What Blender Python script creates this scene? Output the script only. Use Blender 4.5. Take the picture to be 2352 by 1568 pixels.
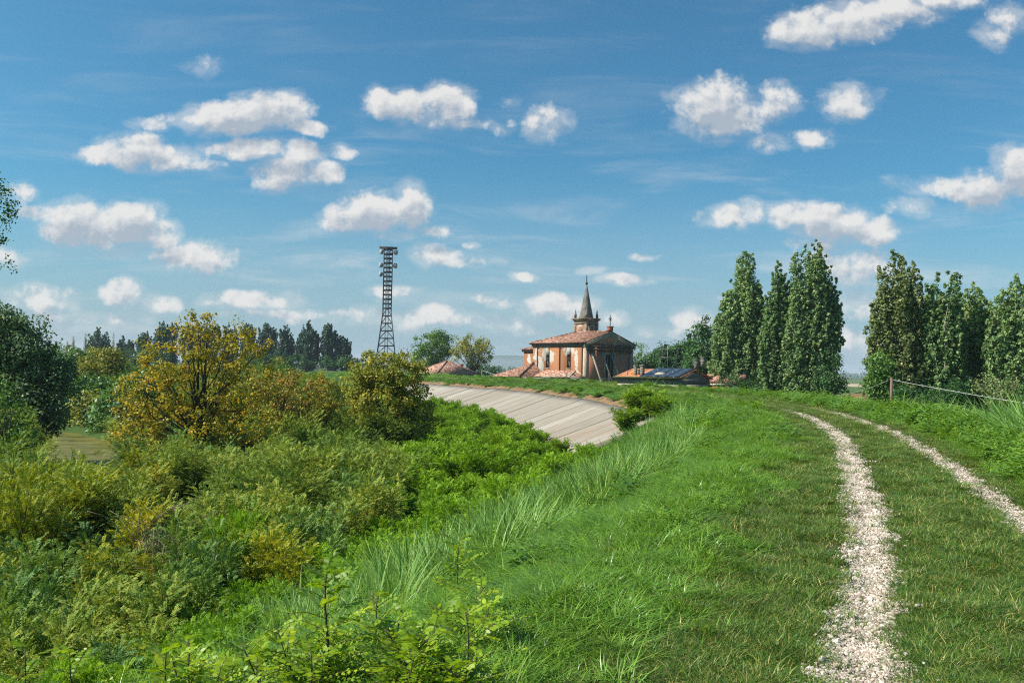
import bpy, math, random
import numpy as np
from mathutils import Vector, Matrix

PI = math.pi
R_ = math.radians
sc = bpy.context.scene
for o in list(bpy.data.objects):
    bpy.data.objects.remove(o)
COL = sc.collection

# ------------------------------------------------------------------ camera
EYE = 1.65
FPX, CX, CY = 1907.0, 1176.0, 784.0          # the photograph seen 2352 px wide
PITCH, ROLL = R_(1.95), R_(1.0)
camd = bpy.data.cameras.new('camera')
camd.sensor_width = 22.2
camd.lens = 18.0
camd.clip_start = 0.1
camd.clip_end = 20000
cam = bpy.data.objects.new('camera', camd)
COL.objects.link(cam)
CAMR = Matrix.Rotation(PI / 2 + PITCH, 3, 'X') @ Matrix.Rotation(ROLL, 3, 'Z')
cam.matrix_world = Matrix.Translation((0, 0, EYE)) @ CAMR.to_4x4()
sc.camera = cam


def ray(px, py):
    """world direction of a point of the photograph, scaled to y = 1"""
    d = CAMR @ Vector(((px - CX) / FPX, -(py - CY) / FPX, -1.0))
    return d / d.y


def at(px, py, depth):
    return Vector((0, 0, EYE)) + ray(px, py) * depth


# ------------------------------------------------------------------ sun, sky, exposure
SUN_DIR = Vector((-0.97, -0.22, 0.0)).normalized()
SUN_EL = R_(44)
sund = bpy.data.lights.new('sun', 'SUN')
sund.energy = 4.4
sund.angle = R_(0.53)
sund.color = (1.0, 0.94, 0.84)
sun = bpy.data.objects.new('sun', sund)
COL.objects.link(sun)
to_sun = Vector((SUN_DIR.x * math.cos(SUN_EL), SUN_DIR.y * math.cos(SUN_EL), math.sin(SUN_EL)))
sun.rotation_euler = to_sun.to_track_quat('Z', 'Y').to_euler()
sun.location = (-30, -10, 60)

sc.view_settings.view_transform = 'Standard'
sc.view_settings.look = 'None'
sc.view_settings.exposure = 0.75
sc.view_settings.gamma = 1
sc.view_settings.use_curve_mapping = False
sc.cycles.use_denoising = False
sc.cycles.filter_width = 1.15
sc.cycles.sample_clamp_indirect = 4.0
sc.cycles.max_bounces = 6
sc.cycles.diffuse_bounces = 3
sc.cycles.glossy_bounces = 2
sc.cycles.transmission_bounces = 3
sc.cycles.transparent_max_bounces = 4
sc.cycles.volume_bounces = 0

world = bpy.data.worlds.new('World')
sc.world = world
world.use_nodes = True
WN = world.node_tree.nodes
WL = world.node_tree.links
WN.clear()


def wnode(t, **kw):
    n = WN.new(t)
    for k, v in kw.items():
        setattr(n, k, v)
    return n


def wmath(op, a, b=None, c=None, clamp=False):
    n = WN.new('ShaderNodeMath')
    n.operation = op
    n.use_clamp = clamp
    for i, s in enumerate((a, b, c)):
        if s is None:
            continue
        if isinstance(s, (int, float)):
            n.inputs[i].default_value = s
        else:
            WL.new(s, n.inputs[i])
    return n.outputs[0]


def wvec(op, a, b=None, c=None):
    n = WN.new('ShaderNodeVectorMath')
    n.operation = op
    for i, s in enumerate((a, b, c)):
        if s is None:
            continue
        if isinstance(s, (tuple, list)):
            n.inputs[i].default_value = s
        else:
            WL.new(s, n.inputs[i])
    return n.outputs['Value'] if op in ('LENGTH', 'DOT_PRODUCT') else n.outputs[0]


def wnoise(vec, scale, detail, rough, dist=0.0):
    n = WN.new('ShaderNodeTexNoise')
    n.inputs['Scale'].default_value = scale
    n.inputs['Detail'].default_value = detail
    n.inputs['Roughness'].default_value = rough
    n.inputs['Distortion'].default_value = dist
    WL.new(vec, n.inputs['Vector'])
    return n


# clouds: (x, y, rx, ry, strength) of every puff, in pixels of the 2352-px photograph; turned
# into sky directions (x/y, z/y), so they hang in the sky and not on the lens
PUFFS = [
    (1850, 72, 85, 44, 1), (1950, 52, 115, 46, 1), (2060, 28, 115, 38, .95), (2170, -4, 100, 32, .85),
    (2310, 40, 60, 34, .6), (2285, 85, 40, 30, .45),
    (1640, 245, 105, 72, 1.1), (1785, 236, 55, 44, .8), (1715, 268, 75, 42, .65), (1770, 326, 55, 20, .6), (1870, 320, 45, 20, .55),
    (1945, 238, 68, 40, .75),
    (2265, 428, 100, 50, 1), (2338, 395, 70, 62, 1.1), (2175, 426, 95, 22, .6),
    (1680, 503, 72, 28, .85), (1728, 494, 36, 32, .9),
    (1905, 508, 110, 48, 1.1), (1995, 525, 80, 34, .9), (1820, 500, 62, 34, .9), (1880, 558, 80, 18, .55),
    (2095, 470, 70, 22, .65),
    (1960, 615, 110, 52, .6), (1975, 700, 70, 36, .7), (1925, 590, 90, 24, .5), (1960, 790, 80, 30, .5),
    (555, 266, 125, 48, 1.1), (630, 250, 85, 48, 1.1), (455, 270, 85, 20, .8), (705, 294, 55, 20, .8), (350, 282, 60, 14, .4),
    (305, 343, 85, 46, 1.1), (390, 362, 85, 34, 1.0), (240, 352, 60, 26, .8), (450, 376, 55, 16, .7),
    (580, 342, 115, 26, .95), (665, 392, 80, 36, 1.0), (735, 392, 52, 32, .95), (632, 418, 50, 26, .8), (690, 350, 60, 26, .8),
    (782, 342, 36, 18, .6), (462, 142, 34, 14, .15),
    (935, 240, 75, 42, 1.0), (1025, 236, 68, 46, 1.05), (880, 228, 48, 34, .8), (1130, 284, 48, 18, .45), (1010, 276, 100, 18, .5),
    (1262, 284, 52, 42, .62), (1165, 238, 30, 10, .3),
    (850, 488, 105, 50, 1.1), (948, 476, 52, 62, 1.0), (990, 530, 50, 18, .7), (905, 540, 60, 14, .5), (800, 510, 60, 26, .8),
    (190, 515, 110, 52, 1.15), (300, 505, 78, 54, 1.15), (345, 530, 58, 40, .95), (110, 498, 75, 26, .7), (378, 552, 34, 26, .7), (40, 448, 46, 28, .6),
    (460, 594, 90, 34, .85), (370, 590, 50, 20, .4),
    (992, 588, 55, 30, .85), (1040, 606, 34, 12, .6),
    (1206, 635, 38, 15, .75), (1428, 644, 66, 15, .8), (1482, 588, 42, 11, .65), (1355, 622, 36, 9, .5),
    (1262, 704, 70, 32, .95), (1340, 705, 50, 22, .7), (1402, 736, 36, 20, .6), (1200, 748, 90, 20, .35),
    (575, 686, 100, 24, .85), (640, 716, 70, 12, .55), (510, 690, 50, 18, .6), (520, 722, 40, 10, .4),
    (280, 672, 58, 34, .7), (288, 652, 24, 24, .6), (372, 696, 46, 24, .7), (85, 688, 90, 32, .65), (130, 700, 50, 20, .5), (20, 600, 50, 20, .45),
    (1138, 693, 60, 13, .6), (905, 668, 62, 16, .7), (1000, 722, 70, 24, .65), (1085, 738, 70, 18, .6), (930, 740, 90, 22, .4), (850, 722, 60, 22, .4),
    (1590, 736, 60, 26, .75), (1540, 762, 60, 16, .55), (1490, 772, 30, 10, .45), (1110, 600, 60, 12, .3), (1075, 564, 20, 8, .35),
    (700, 720, 100, 14, .35), (200, 730, 160, 16, .35), (1720, 700, 60, 20, .4),
]
tc = wnode('ShaderNodeTexCoord')
sep = wnode('ShaderNodeSeparateXYZ')
WL.new(tc.outputs['Generated'], sep.inputs[0])
yy = wmath('MAXIMUM', sep.outputs['Y'], 0.05)
uu = wmath('DIVIDE', sep.outputs['X'], yy)
vv = wmath('DIVIDE', sep.outputs['Z'], yy)
comb = wnode('ShaderNodeCombineXYZ')
WL.new(uu, comb.inputs[0])
WL.new(vv, comb.inputs[1])
uv0 = comb.outputs[0]
# big wobble of the outlines, then the fine cauliflower edge
nw = wnoise(uv0, 11.0, 3.0, 0.55)
wob = wvec('MULTIPLY_ADD', nw.outputs['Color'], (0.042, 0.026, 0.0), (-0.021, -0.013, 0.0))
uvw = wvec('ADD', uv0, wob)
nf = wnoise(uv0, 26.0, 9.0, 0.60)
nf2 = wnoise(wvec('ADD', uv0, (-0.005, 0.008, 0.0)), 26.0, 9.0, 0.60)
uvs = wvec('ADD', uvw, (-0.006, 0.022, 0.0))      # a step towards the sun
Fa = Fb = None
for (px, py, rx, ry, st) in PUFFS:
    d = ray(px, py)
    ix, iy = FPX / (rx * 1.12), FPX / (ry * 1.12)
    for which in (0, 1):
        w_ = wvec('MULTIPLY_ADD', uvw if which == 0 else uvs, (ix, iy, 0), (-d.x * ix, -d.z * iy, 0))
        q_ = wvec('DOT_PRODUCT', w_, w_)
        f_ = wmath('MULTIPLY_ADD', q_, -st, st)
        if which == 0:
            Fa = f_ if Fa is None else wmath('SMOOTH_MAX', Fa, f_, 0.25)
        else:
            Fb = f_ if Fb is None else wmath('SMOOTH_MAX', Fb, f_, 0.25)
edge = wmath('MULTIPLY_ADD', nf.outputs['Fac'], 2.7, -1.35)
dens = wmath('ADD', wmath('MAXIMUM', Fa, -1.2), edge)
mr = wnode('ShaderNodeMapRange', interpolation_type='SMOOTHSTEP')
mr.inputs['From Min'].default_value = 0.02
mr.inputs['From Max'].default_value = 0.80
WL.new(dens, mr.inputs['Value'])
alpha = mr.outputs[0]
# thin ragged fringe round every cloud
halo = wnode('ShaderNodeMapRange', interpolation_type='SMOOTHSTEP')
halo.inputs['From Min'].default_value = -0.25
halo.inputs['From Max'].default_value = 1.1
halo.inputs['To Max'].default_value = 0.50
nh = wnoise(wvec('MULTIPLY', uv0, (1.0, 1.7, 1.0)), 16.0, 8.0, 0.66, 0.4)
WL.new(wmath('ADD', wmath('MAXIMUM', Fa, -2.5), wmath('MULTIPLY_ADD', nh.outputs['Fac'], 3.4, -1.6)), halo.inputs['Value'])
alpha = wmath('MAXIMUM', alpha, halo.outputs[0])
# thin high veil, streaked
sv = wvec('MULTIPLY', uv0, (2.2, 15.0, 1.0))
nv = wnoise(sv, 1.6, 5.0, 0.6, 0.6)
mv = wnode('ShaderNodeMapRange', interpolation_type='SMOOTHSTEP')
mv.inputs['From Min'].default_value = 0.46
mv.inputs['From Max'].default_value = 0.82
mv.inputs['To Max'].default_value = 0.78
WL.new(nv.outputs['Fac'], mv.inputs['Value'])
mlow = wnode('ShaderNodeMapRange')
mlow.inputs['From Min'].default_value = 0.34
mlow.inputs['From Max'].default_value = 0.03
mlow.inputs['To Min'].default_value = 0.15
mlow.inputs['To Max'].default_value = 1.0
WL.new(vv, mlow.inputs['Value'])
veil = wmath('MULTIPLY', mv.outputs[0], mlow.outputs[0])
alpha = wmath('MULTIPLY', wmath('MAXIMUM', alpha, veil), 0.93)
# light and shade inside the cloud: dark where much cloud lies towards the sun
shade = wmath('ADD', wmath('MULTIPLY', wmath('MAXIMUM', Fb, 0.0), 0.95),
              wmath('MULTIPLY', wmath('SUBTRACT', nf2.outputs['Fac'], nf.outputs['Fac']), 2.6))
shade = wmath('MULTIPLY_ADD', shade, 1.0, 0.02, clamp=True)
ramp = wnode('ShaderNodeValToRGB')
ramp.color_ramp.elements[0].position = 0.0
ramp.color_ramp.elements[0].color = (0.51, 0.50, 0.485, 1)
ramp.color_ramp.elements[1].position = 0.85
ramp.color_ramp.elements[1].color = (0.255, 0.29, 0.335, 1)
WL.new(shade, ramp.inputs[0])
sky = wnode('ShaderNodeTexSky', sky_type='NISHITA')
sky.sun_disc = False
sky.sun_elevation = SUN_EL
sky.sun_rotation = math.atan2(SUN_DIR.x, SUN_DIR.y)
sky.altitude = 0
sky.air_density = 1.0
sky.dust_density = 1.6
sky.ozone_density = 3.0
SKY_STRENGTH = 0.13
skm = wvec('MULTIPLY', sky.outputs[0], (SKY_STRENGTH * 0.235, SKY_STRENGTH * 0.52, SKY_STRENGTH * 0.575))
# dusty air low over the plain
mh = wnode('ShaderNodeMapRange', interpolation_type='SMOOTHSTEP')
mh.inputs['From Min'].default_value = 0.26
mh.inputs['From Max'].default_value = -0.02
mh.inputs['To Max'].default_value = 0.80
WL.new(vv, mh.inputs['Value'])
hz = wnode('ShaderNodeMix', data_type='RGBA')
WL.new(mh.outputs[0], hz.inputs[0])
WL.new(skm, hz.inputs[6])
hz.inputs[7].default_value = (0.245, 0.325, 0.385, 1)
skm = hz.outputs[2]
cm = wnode('ShaderNodeMix', data_type='RGBA')
WL.new(alpha, cm.inputs[0])
WL.new(skm, cm.inputs[6])
WL.new(ramp.outputs[0], cm.inputs[7])
inv = wvec('MULTIPLY', cm.outputs[2], (1 / SKY_STRENGTH,) * 3)
bg = wnode('ShaderNodeBackground')
bg.inputs['Strength'].default_value = SKY_STRENGTH
WL.new(inv, bg.inputs['Color'])
wo = wnode('ShaderNodeOutputWorld')
WL.new(bg.outputs[0], wo.inputs['Surface'])
world.cycles.sampling_method = 'MANUAL'
world.cycles.sample_map_resolution = 512


# ------------------------------------------------------------------ helpers
def tag(o, label=None, cat=None, group=None, kind=None):
    if label: o['label'] = label
    if cat: o['category'] = cat
    if group: o['group'] = group
    if kind: o['kind'] = kind
    return o


def empty(name, loc, label=None, cat=None, group=None, rotz=0.0):
    o = bpy.data.objects.new(name, None)
    COL.objects.link(o)
    o.location = loc
    o.rotation_euler = (0, 0, rotz)
    o.empty_display_size = 0.2
    return tag(o, label, cat, group)


def fast_mesh(name, V, Fs, attrs=None, smooth=False):
    """V (n,3); Fs: list of (m,k) index arrays; attrs: {name: per-vertex floats}"""
    V = np.asarray(V, dtype=np.float32)
    if not isinstance(Fs, (list, tuple)):
        Fs = [Fs]
    Fs = [np.asarray(f, dtype=np.int32) for f in Fs if len(f)]
    me = bpy.data.meshes.new(name)
    me.vertices.add(len(V))
    me.vertices.foreach_set('co', V.ravel())
    nl = sum(f.size for f in Fs)
    npoly = sum(len(f) for f in Fs)
    me.loops.add(nl)
    me.loops.foreach_set('vertex_index', np.concatenate([f.ravel() for f in Fs]))
    me.polygons.add(npoly)
    tot = np.concatenate([np.full(len(f), f.shape[1], dtype=np.int32) for f in Fs])
    st = np.concatenate(([0], np.cumsum(tot)[:-1])).astype(np.int32)
    me.polygons.foreach_set('loop_start', st)
    me.polygons.foreach_set('loop_total', tot)
    if smooth:
        me.polygons.foreach_set('use_smooth', np.ones(npoly, dtype=bool))
    me.update(calc_edges=True)
    for k, a in (attrs or {}).items():
        at_ = me.attributes.new(k, 'FLOAT', 'POINT')
        at_.data.foreach_set('value', np.asarray(a, dtype=np.float32))
    return me


def link(name, me, mat=None, parent=None, loc=None):
    o = bpy.data.objects.new(name, me)
    COL.objects.link(o)
    if mat is not None:
        me.materials.clear()
        me.materials.append(mat)
    if parent is not None:
        o.parent = parent
    if loc is not None:
        o.location = loc
    return o


class MB:
    """collects shapes into one mesh"""
    def __init__(s):
        s.V = []; s.F = {}; s.n = 0

    def add(s, V, F):
        V = np.asarray(V, dtype=float).reshape(-1, 3)
        for f in F:
            s.F.setdefault(len(f), []).append([i + s.n for i in f])
        s.V.append(V)
        s.n += len(V)

    def box(s, x0, x1, y0, y1, z0, z1):
        V = [(x0, y0, z0), (x1, y0, z0), (x1, y1, z0), (x0, y1, z0), (x0, y0, z1), (x1, y0, z1), (x1, y1, z1), (x0, y1, z1)]
        s.add(V, [(0, 3, 2, 1), (4, 5, 6, 7), (0, 1, 5, 4), (1, 2, 6, 5), (2, 3, 7, 6), (3, 0, 4, 7)])

    def bar(s, a, b, w, h=None):
        a, b = Vector(a), Vector(b)
        h = w if h is None else h
        d = (b - a).normalized()
        up = Vector((0, 0, 1)) if abs(d.z) < 0.95 else Vector((0, 1, 0))
        x = d.cross(up).normalized() * w / 2
        y = x.cross(d).normalized() * h / 2
        V = [a - x - y, a + x - y, a + x + y, a - x + y, b - x - y, b + x - y, b + x + y, b - x + y]
        s.add([tuple(v) for v in V], [(0, 1, 2, 3), (7, 6, 5, 4), (0, 4, 5, 1), (1, 5, 6, 2), (2, 6, 7, 3), (3, 7, 4, 0)])

    def tube(s, pts, rad, n=6, cap=True):
        pts = [Vector(p) for p in pts]
        rad = [rad] * len(pts) if isinstance(rad, (int, float)) else rad
        V = []
        for i, p in enumerate(pts):
            d = (pts[min(i + 1, len(pts) - 1)] - pts[max(i - 1, 0)]).normalized()
            up = Vector((0, 0, 1)) if abs(d.z) < 0.9 else Vector((1, 0, 0))
            x = d.cross(up).normalized()
            y = x.cross(d).normalized()
            for k in range(n):
                a = 2 * PI * k / n
                V.append(tuple(p + (x * math.cos(a) + y * math.sin(a)) * rad[i]))
        F = []
        for i in range(len(pts) - 1):
            for k in range(n):
                F.append((i * n + k, i * n + (k + 1) % n, (i + 1) * n + (k + 1) % n, (i + 1) * n + k))
        if cap:
            F.append(tuple(range(n))[::-1])
            F.append(tuple((len(pts) - 1) * n + k for k in range(n)))
        s.add(V, F)

    def prism(s, poly, d):
        """poly: 3-D outline, pushed along d"""
        n = len(poly)
        d = Vector(d)
        V = [tuple(p) for p in poly] + [tuple(Vector(p) + d) for p in poly]
        s.add(V, [tuple(range(n))[::-1], tuple(range(n, 2 * n))] + [(i, (i + 1) % n, n + (i + 1) % n, n + i) for i in range(n)])

    def lathe(s, prof, c, n=12, ax='z'):
        V = []
        for (r, h) in prof:
            for k in range(n):
                a = 2 * PI * k / n
                p = (r * math.cos(a), r * math.sin(a), h)
                V.append((c[0] + p[0], c[1] + p[1], c[2] + p[2]))
        F = []
        for i in range(len(prof) - 1):
            for k in range(n):
                F.append((i * n + k, i * n + (k + 1) % n, (i + 1) * n + (k + 1) % n, (i + 1) * n + k))
        F.append(tuple(range(n))[::-1])
        F.append(tuple((len(prof) - 1) * n + k for k in range(n)))
        s.add(V, F)

    def build(s, name, mat, parent=None, loc=None, smooth=False, attrs=None):
        V = np.concatenate(s.V)
        me = fast_mesh(name, V, [np.array(f) for f in s.F.values()], attrs, smooth)
        return link(name, me, mat, parent, loc)


# ------------------------------------------------------------------ materials
class NT:
    def __init__(s, name):
        s.m = bpy.data.materials.new(name)
        s.m.use_nodes = True
        s.t = s.m.node_tree
        s.t.nodes.clear()
        s.out = s.t.nodes.new('ShaderNodeOutputMaterial')

    def n(s, t, ins=None, **kw):
        x = s.t.nodes.new(t)
        for k, v in kw.items():
            setattr(x, k, v)
        for k, v in (ins or {}).items():
            sock = x.inputs[k]
            if hasattr(v, 'is_output'):
                s.t.links.new(v, sock)
            elif isinstance(v, bpy.types.Node):
                s.t.links.new(v.outputs[0], sock)
            else:
                sock.default_value = v
        return x

    def math(s, op, a, b=0.0, c=0.0, clamp=False):
        return s.n('ShaderNodeMath', {0: a, 1: b, 2: c}, operation=op, use_clamp=clamp).outputs[0]

    def noise(s, vec, scale, detail=4.0, rough=0.55, dist=0.0):
        return s.n('ShaderNodeTexNoise', {'Vector': vec, 'Scale': scale, 'Detail': detail, 'Roughness': rough, 'Distortion': dist}).outputs['Fac']

    def ramp(s, fac, stops, interp='LINEAR'):
        r = s.n('ShaderNodeValToRGB', {0: fac})
        r.color_ramp.interpolation = interp
        e = r.color_ramp.elements
        while len(e) < len(stops):
            e.new(0.5)
        for i, (p, c) in enumerate(stops):
            e[i].position = p
            e[i].color = tuple(c) + (1,) if len(c) == 3 else c
        return r.outputs[0]

    def mix(s, f, a, b):
        x = s.n('ShaderNodeMix', data_type='RGBA')
        for i, v in ((0, f), (6, a), (7, b)):
            if hasattr(v, 'is_output'):
                s.t.links.new(v, x.inputs[i])
            else:
                x.inputs[i].default_value = v if i == 0 else tuple(v) + (1,)
        return x.outputs[2]

    def step(s, v, a, b, smooth=True):
        x = s.n('ShaderNodeMapRange', {'Value': v, 'From Min': a, 'From Max': b}, interpolation_type='SMOOTHSTEP' if smooth else 'LINEAR')
        return x.outputs[0]

    def bump(s, h, strength=0.5, dist=0.05):
        return s.n('ShaderNodeBump', {'Height': h, 'Strength': strength, 'Distance': dist}).outputs[0]

    def done(s, color, rough=0.8, normal=None, spec=0.3, metal=0.0):
        p = s.n('ShaderNodeBsdfPrincipled', {'Roughness': rough, 'Specular IOR Level': spec, 'Metallic': metal})
        if hasattr(color, 'is_output'):
            s.t.links.new(color, p.inputs['Base Color'])
        else:
            p.inputs['Base Color'].default_value = tuple(color) + (1,)
        if normal is not None:
            s.t.links.new(normal, p.inputs['Normal'])
        s.t.links.new(p.outputs[0], s.out.inputs['Surface'])
        return s.m


def leaf_mat(name, stops, trans=0.35, gloss=0.35, rough=0.45, obj_w=0.35, tint_w=0.65, tr_gain=1.25):
    """stops: colour ramp over a per-leaf / per-plant random value"""
    t = NT(name)
    a = t.n('ShaderNodeAttribute', attribute_name='tint').outputs['Fac']
    oi = t.n('ShaderNodeObjectInfo').outputs['Random']
    f = t.math('ADD', t.math('MULTIPLY', a, tint_w), t.math('MULTIPLY', oi, obj_w))
    col = t.ramp(f, stops)
    p = t.n('ShaderNodeBsdfPrincipled', {'Base Color': col, 'Roughness': rough, 'Specular IOR Level': gloss})
    tcol = t.n('ShaderNodeVectorMath', {0: col, 1: (tr_gain * 1.15, tr_gain * 1.05, tr_gain * 0.5)}, operation='MULTIPLY').outputs[0]
    tr = t.n('ShaderNodeBsdfTranslucent', {'Color': tcol})
    mx = t.n('ShaderNodeMixShader', {0: trans, 1: p.outputs[0], 2: tr.outputs[0]})
    t.t.links.new(mx.outputs[0], t.out.inputs['Surface'])
    return t.m


def plain(name, col, rough=0.7, spec=0.3, metal=0.0, var=0.25, scale=3.0):
    t = NT(name)
    tcn = t.n('ShaderNodeTexCoord').outputs['Object']
    f = t.noise(tcn, scale, 5, 0.6)
    lo = tuple(c * (1 - var) for c in col)
    hi = tuple(min(1, c * (1 + var)) for c in col)
    return t.done(t.ramp(f, [(0.3, lo), (0.7, hi)]), rough, None, spec, metal)


# ------------------------------------------------------------------ the lie of the land
# the left wheel track, (x, y) metres from the camera
LT = np.array([(-22, -48), (-13, -27), (-7.3, -15), (-2.3, -5.2), (0.0, -0.1), (1.85, 4.4), (3.95, 9.2), (6.75, 16.6), (8.95, 22.8),
               (11.4, 31.5), (12.9, 39), (14.2, 50), (14.5, 62), (13.4, 80), (10.6, 98), (7.0, 113), (1.5, 129), (-6.5, 146), (-17, 168),
               (-28, 195), (-41, 230), (-58, 275), (-80, 330), (-115, 395), (-170, 470), (-260, 570), (-420, 700), (-800, 900)], float)


def catmull(P, n=8):
    out = []
    for i in range(len(P) - 1):
        p0 = P[max(i - 1, 0)]; p1 = P[i]; p2 = P[i + 1]; p3 = P[min(i + 2, len(P) - 1)]
        for k in range(n):
            t = k / n
            out.append(0.5 * ((2 * p1) + (-p0 + p2) * t + (2 * p0 - 5 * p1 + 4 * p2 - p3) * t * t + (-p0 + 3 * p1 - 3 * p2 + p3) * t ** 3))
    out.append(P[-1])
    return np.array(out)


def offset(P, d):
    T = np.gradient(P, axis=0)
    T /= np.linalg.norm(T, axis=1)[:, None]
    return P + np.stack([T[:, 1], -T[:, 0]], 1) * d


LTS = catmull(LT, 8)
CL = offset(LTS, 0.86)                       # middle of the dike's crown
SEG_A, SEG_B = CL[:-1], CL[1:]


def poly_dist(XY, A, B, signed=True, chunk=20000):
    """distance to a polyline (right side positive)"""
    out = np.empty(len(XY))
    D = B - A
    L2 = (D ** 2).sum(1)
    for i in range(0, len(XY), chunk):
        P = XY[i:i + chunk]
        rx = P[:, None, 0] - A[None, :, 0]
        ry = P[:, None, 1] - A[None, :, 1]
        t = np.clip((rx * D[:, 0] + ry * D[:, 1]) / L2, 0, 1)
        ex = rx - t * D[:, 0]
        ey = ry - t * D[:, 1]
        d2 = ex * ex + ey * ey
        j = d2.argmin(1)
        r = np.arange(len(P))
        d = np.sqrt(d2[r, j])
        if signed:
            cr = D[j, 0] * ry[r, j] - D[j, 1] * rx[r, j]
            d = np.where(cr > 0, -d, d)
        out[i:i + chunk] = d
    return out


def qdist(XY):
    return poly_dist(np.asarray(XY, float).reshape(-1, 2), SEG_A, SEG_B)


RIV = catmull(np.array([(-330, 190), (-200, 128), (-100, 96), (-58, 84), (-40, 70), (-30, 64), (-19, 62)], float), 6)


def rdist(XY):
    return poly_dist(np.asarray(XY, float).reshape(-1, 2), RIV[:-1], RIV[1:], False)


def wave(x, y, s, seed=0.0):
    """cheap smooth noise, about -1..1"""
    return (np.sin(x * s + 1.3 * np.sin(y * s * 0.83 + seed) + seed) + np.sin(y * s * 1.17 + 1.7 * np.sin(x * s * 0.61 + 2 * seed) + 2.1)
            + 0.5 * np.sin((x + y) * s * 2.3 + seed * 3) + 0.5 * np.sin((x - y) * s * 2.7 + seed)) / 3.0


PLAIN = -4.5
WATER = -5.6


def zprof(q):
    aq = np.abs(q)
    w = np.where(q < 0, 2.9, 3.0)
    run = np.where(q < 0, 10.2, 11.0)
    t = np.clip((aq - w) / run, 0, 1)
    return PLAIN * (0.72 * t + 0.28 * t * t * (3 - 2 * t)) - 0.05 * np.clip(1 - np.abs(aq - 0.86) / 0.35, 0, 1)


def ground(XY, q=None):
    XY = np.asarray(XY, float).reshape(-1, 2)
    q = qdist(XY) if q is None else q
    z = zprof(q)
    z = z + np.where(np.abs(q) > 3.5, 0.10, 0.02) * wave(XY[:, 0], XY[:, 1], 0.9, 0.4)
    r = rdist(XY)
    hw = 8.0 + 1.2 * wave(XY[:, 0], XY[:, 1], 0.25, 2.0)
    t = np.clip((hw + 3.5 - r) / 5.0, 0, 1)
    return z * (1 - t) + np.minimum(z, WATER - 0.6) * t


def gz(x, y):
    return float(ground([(x, y)])[0])


# one sheet to the horizon: rings about the camera, finest straight ahead
rr = np.concatenate(([0.0], np.geomspace(0.6, 14000, 330)))
th = np.concatenate((np.linspace(-0.85, 0.85, 340), np.linspace(0.85, 2 * PI - 0.85, 90)[1:-1]))
TH, RR = np.meshgrid(th, rr)
GX, GY = (np.sin(TH) * RR).ravel(), (np.cos(TH) * RR).ravel()
GQ = qdist(np.stack([GX, GY], 1))
GZ = ground(np.stack([GX, GY], 1), GQ)
nt, nr = len(th), len(rr)
ii, jj = np.meshgrid(np.arange(nr - 1), np.arange(nt), indexing='ij')
a = (ii * nt + jj).ravel()
b = (ii * nt + (jj + 1) % nt).ravel()
GF = np.stack([a, b, b + nt, a + nt], 1)
gme = fast_mesh('ground', np.stack([GX, GY, GZ], 1), GF, {'q': GQ}, True)

t = NT('ground_soil_and_grass')
pos = t.n('ShaderNodeNewGeometry').outputs['Position']
q = t.n('ShaderNodeAttribute', attribute_name='q').outputs['Fac']
n1 = t.noise(pos, 0.9, 6, 0.6)
n2 = t.noise(pos, 14.0, 6, 0.65)
n3 = t.noise(pos, 60.0, 3, 0.6)
aq = t.math('ABSOLUTE', t.math('ADD', q, t.math('MULTIPLY', t.math('SUBTRACT', n1, 0.5), 1.6)))
crown_ = t.ramp(t.math('ADD', t.math('MULTIPLY', n2, 0.6), t.math('MULTIPLY', n3, 0.4)),
                [(0.28, (0.040, 0.050, 0.018)), (0.45, (0.11, 0.10, 0.045)), (0.58, (0.22, 0.175, 0.095)), (0.75, (0.34, 0.27, 0.17))])
green_ = t.ramp(n2, [(0.3, (0.022, 0.055, 0.010)), (0.7, (0.060, 0.125, 0.018))])
gcol = t.mix(t.step(aq, 1.6, 3.2), crown_, green_)
nb = t.noise(pos, 0.05, 5, 0.6)
plain_ = t.ramp(nb, [(0.3, (0.035, 0.070, 0.014)), (0.5, (0.055, 0.095, 0.022)), (0.7, (0.12, 0.12, 0.045))])
gcol = t.mix(t.step(aq, 12, 16), gcol, plain_)
M_GROUND = t.done(gcol, 0.95, t.bump(t.math('ADD', n2, t.math('MULTIPLY', n3, 0.6)), 0.9, 0.06), 0.1)
tag(link('ground', gme, M_GROUND), kind='structure')

# the two gravel wheel tracks, ragged sheets lying on the crown
t = NT('white_gravel')
pos = t.n('ShaderNodeNewGeometry').outputs['Position']
vo = t.n('ShaderNodeTexVoronoi', {'Vector': pos, 'Scale': 42.0, 'Randomness': 1.0})
vd = t.n('ShaderNodeTexVoronoi', {'Vector': pos, 'Scale': 42.0, 'Randomness': 1.0}, feature='DISTANCE_TO_EDGE')
cellv = t.n('ShaderNodeSeparateColor', {0: vo.outputs['Color']}).outputs[0]
stone = t.ramp(cellv, [(0.0, (0.27, 0.20, 0.150)), (0.35, (0.46, 0.375, 0.305)), (0.8, (0.60, 0.51, 0.43)), (1.0, (0.70, 0.62, 0.54))])
big = t.noise(pos, 2.2, 5, 0.6)
dust = t.mix(t.step(big, 0.40, 0.72), stone, (0.44, 0.36, 0.275))
gap = t.step(vd.outputs['Distance'], 0.0, 0.10)
gr = t.mix(gap, (0.27, 0.205, 0.15), dust)
M_GRAVEL = t.done(gr, 0.95, t.bump(t.math('MINIMUM', vd.outputs['Distance'], 0.3), 0.9, 0.06), 0.15)


_PATHS = {}
LT40 = catmull(LT, 40)


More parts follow.
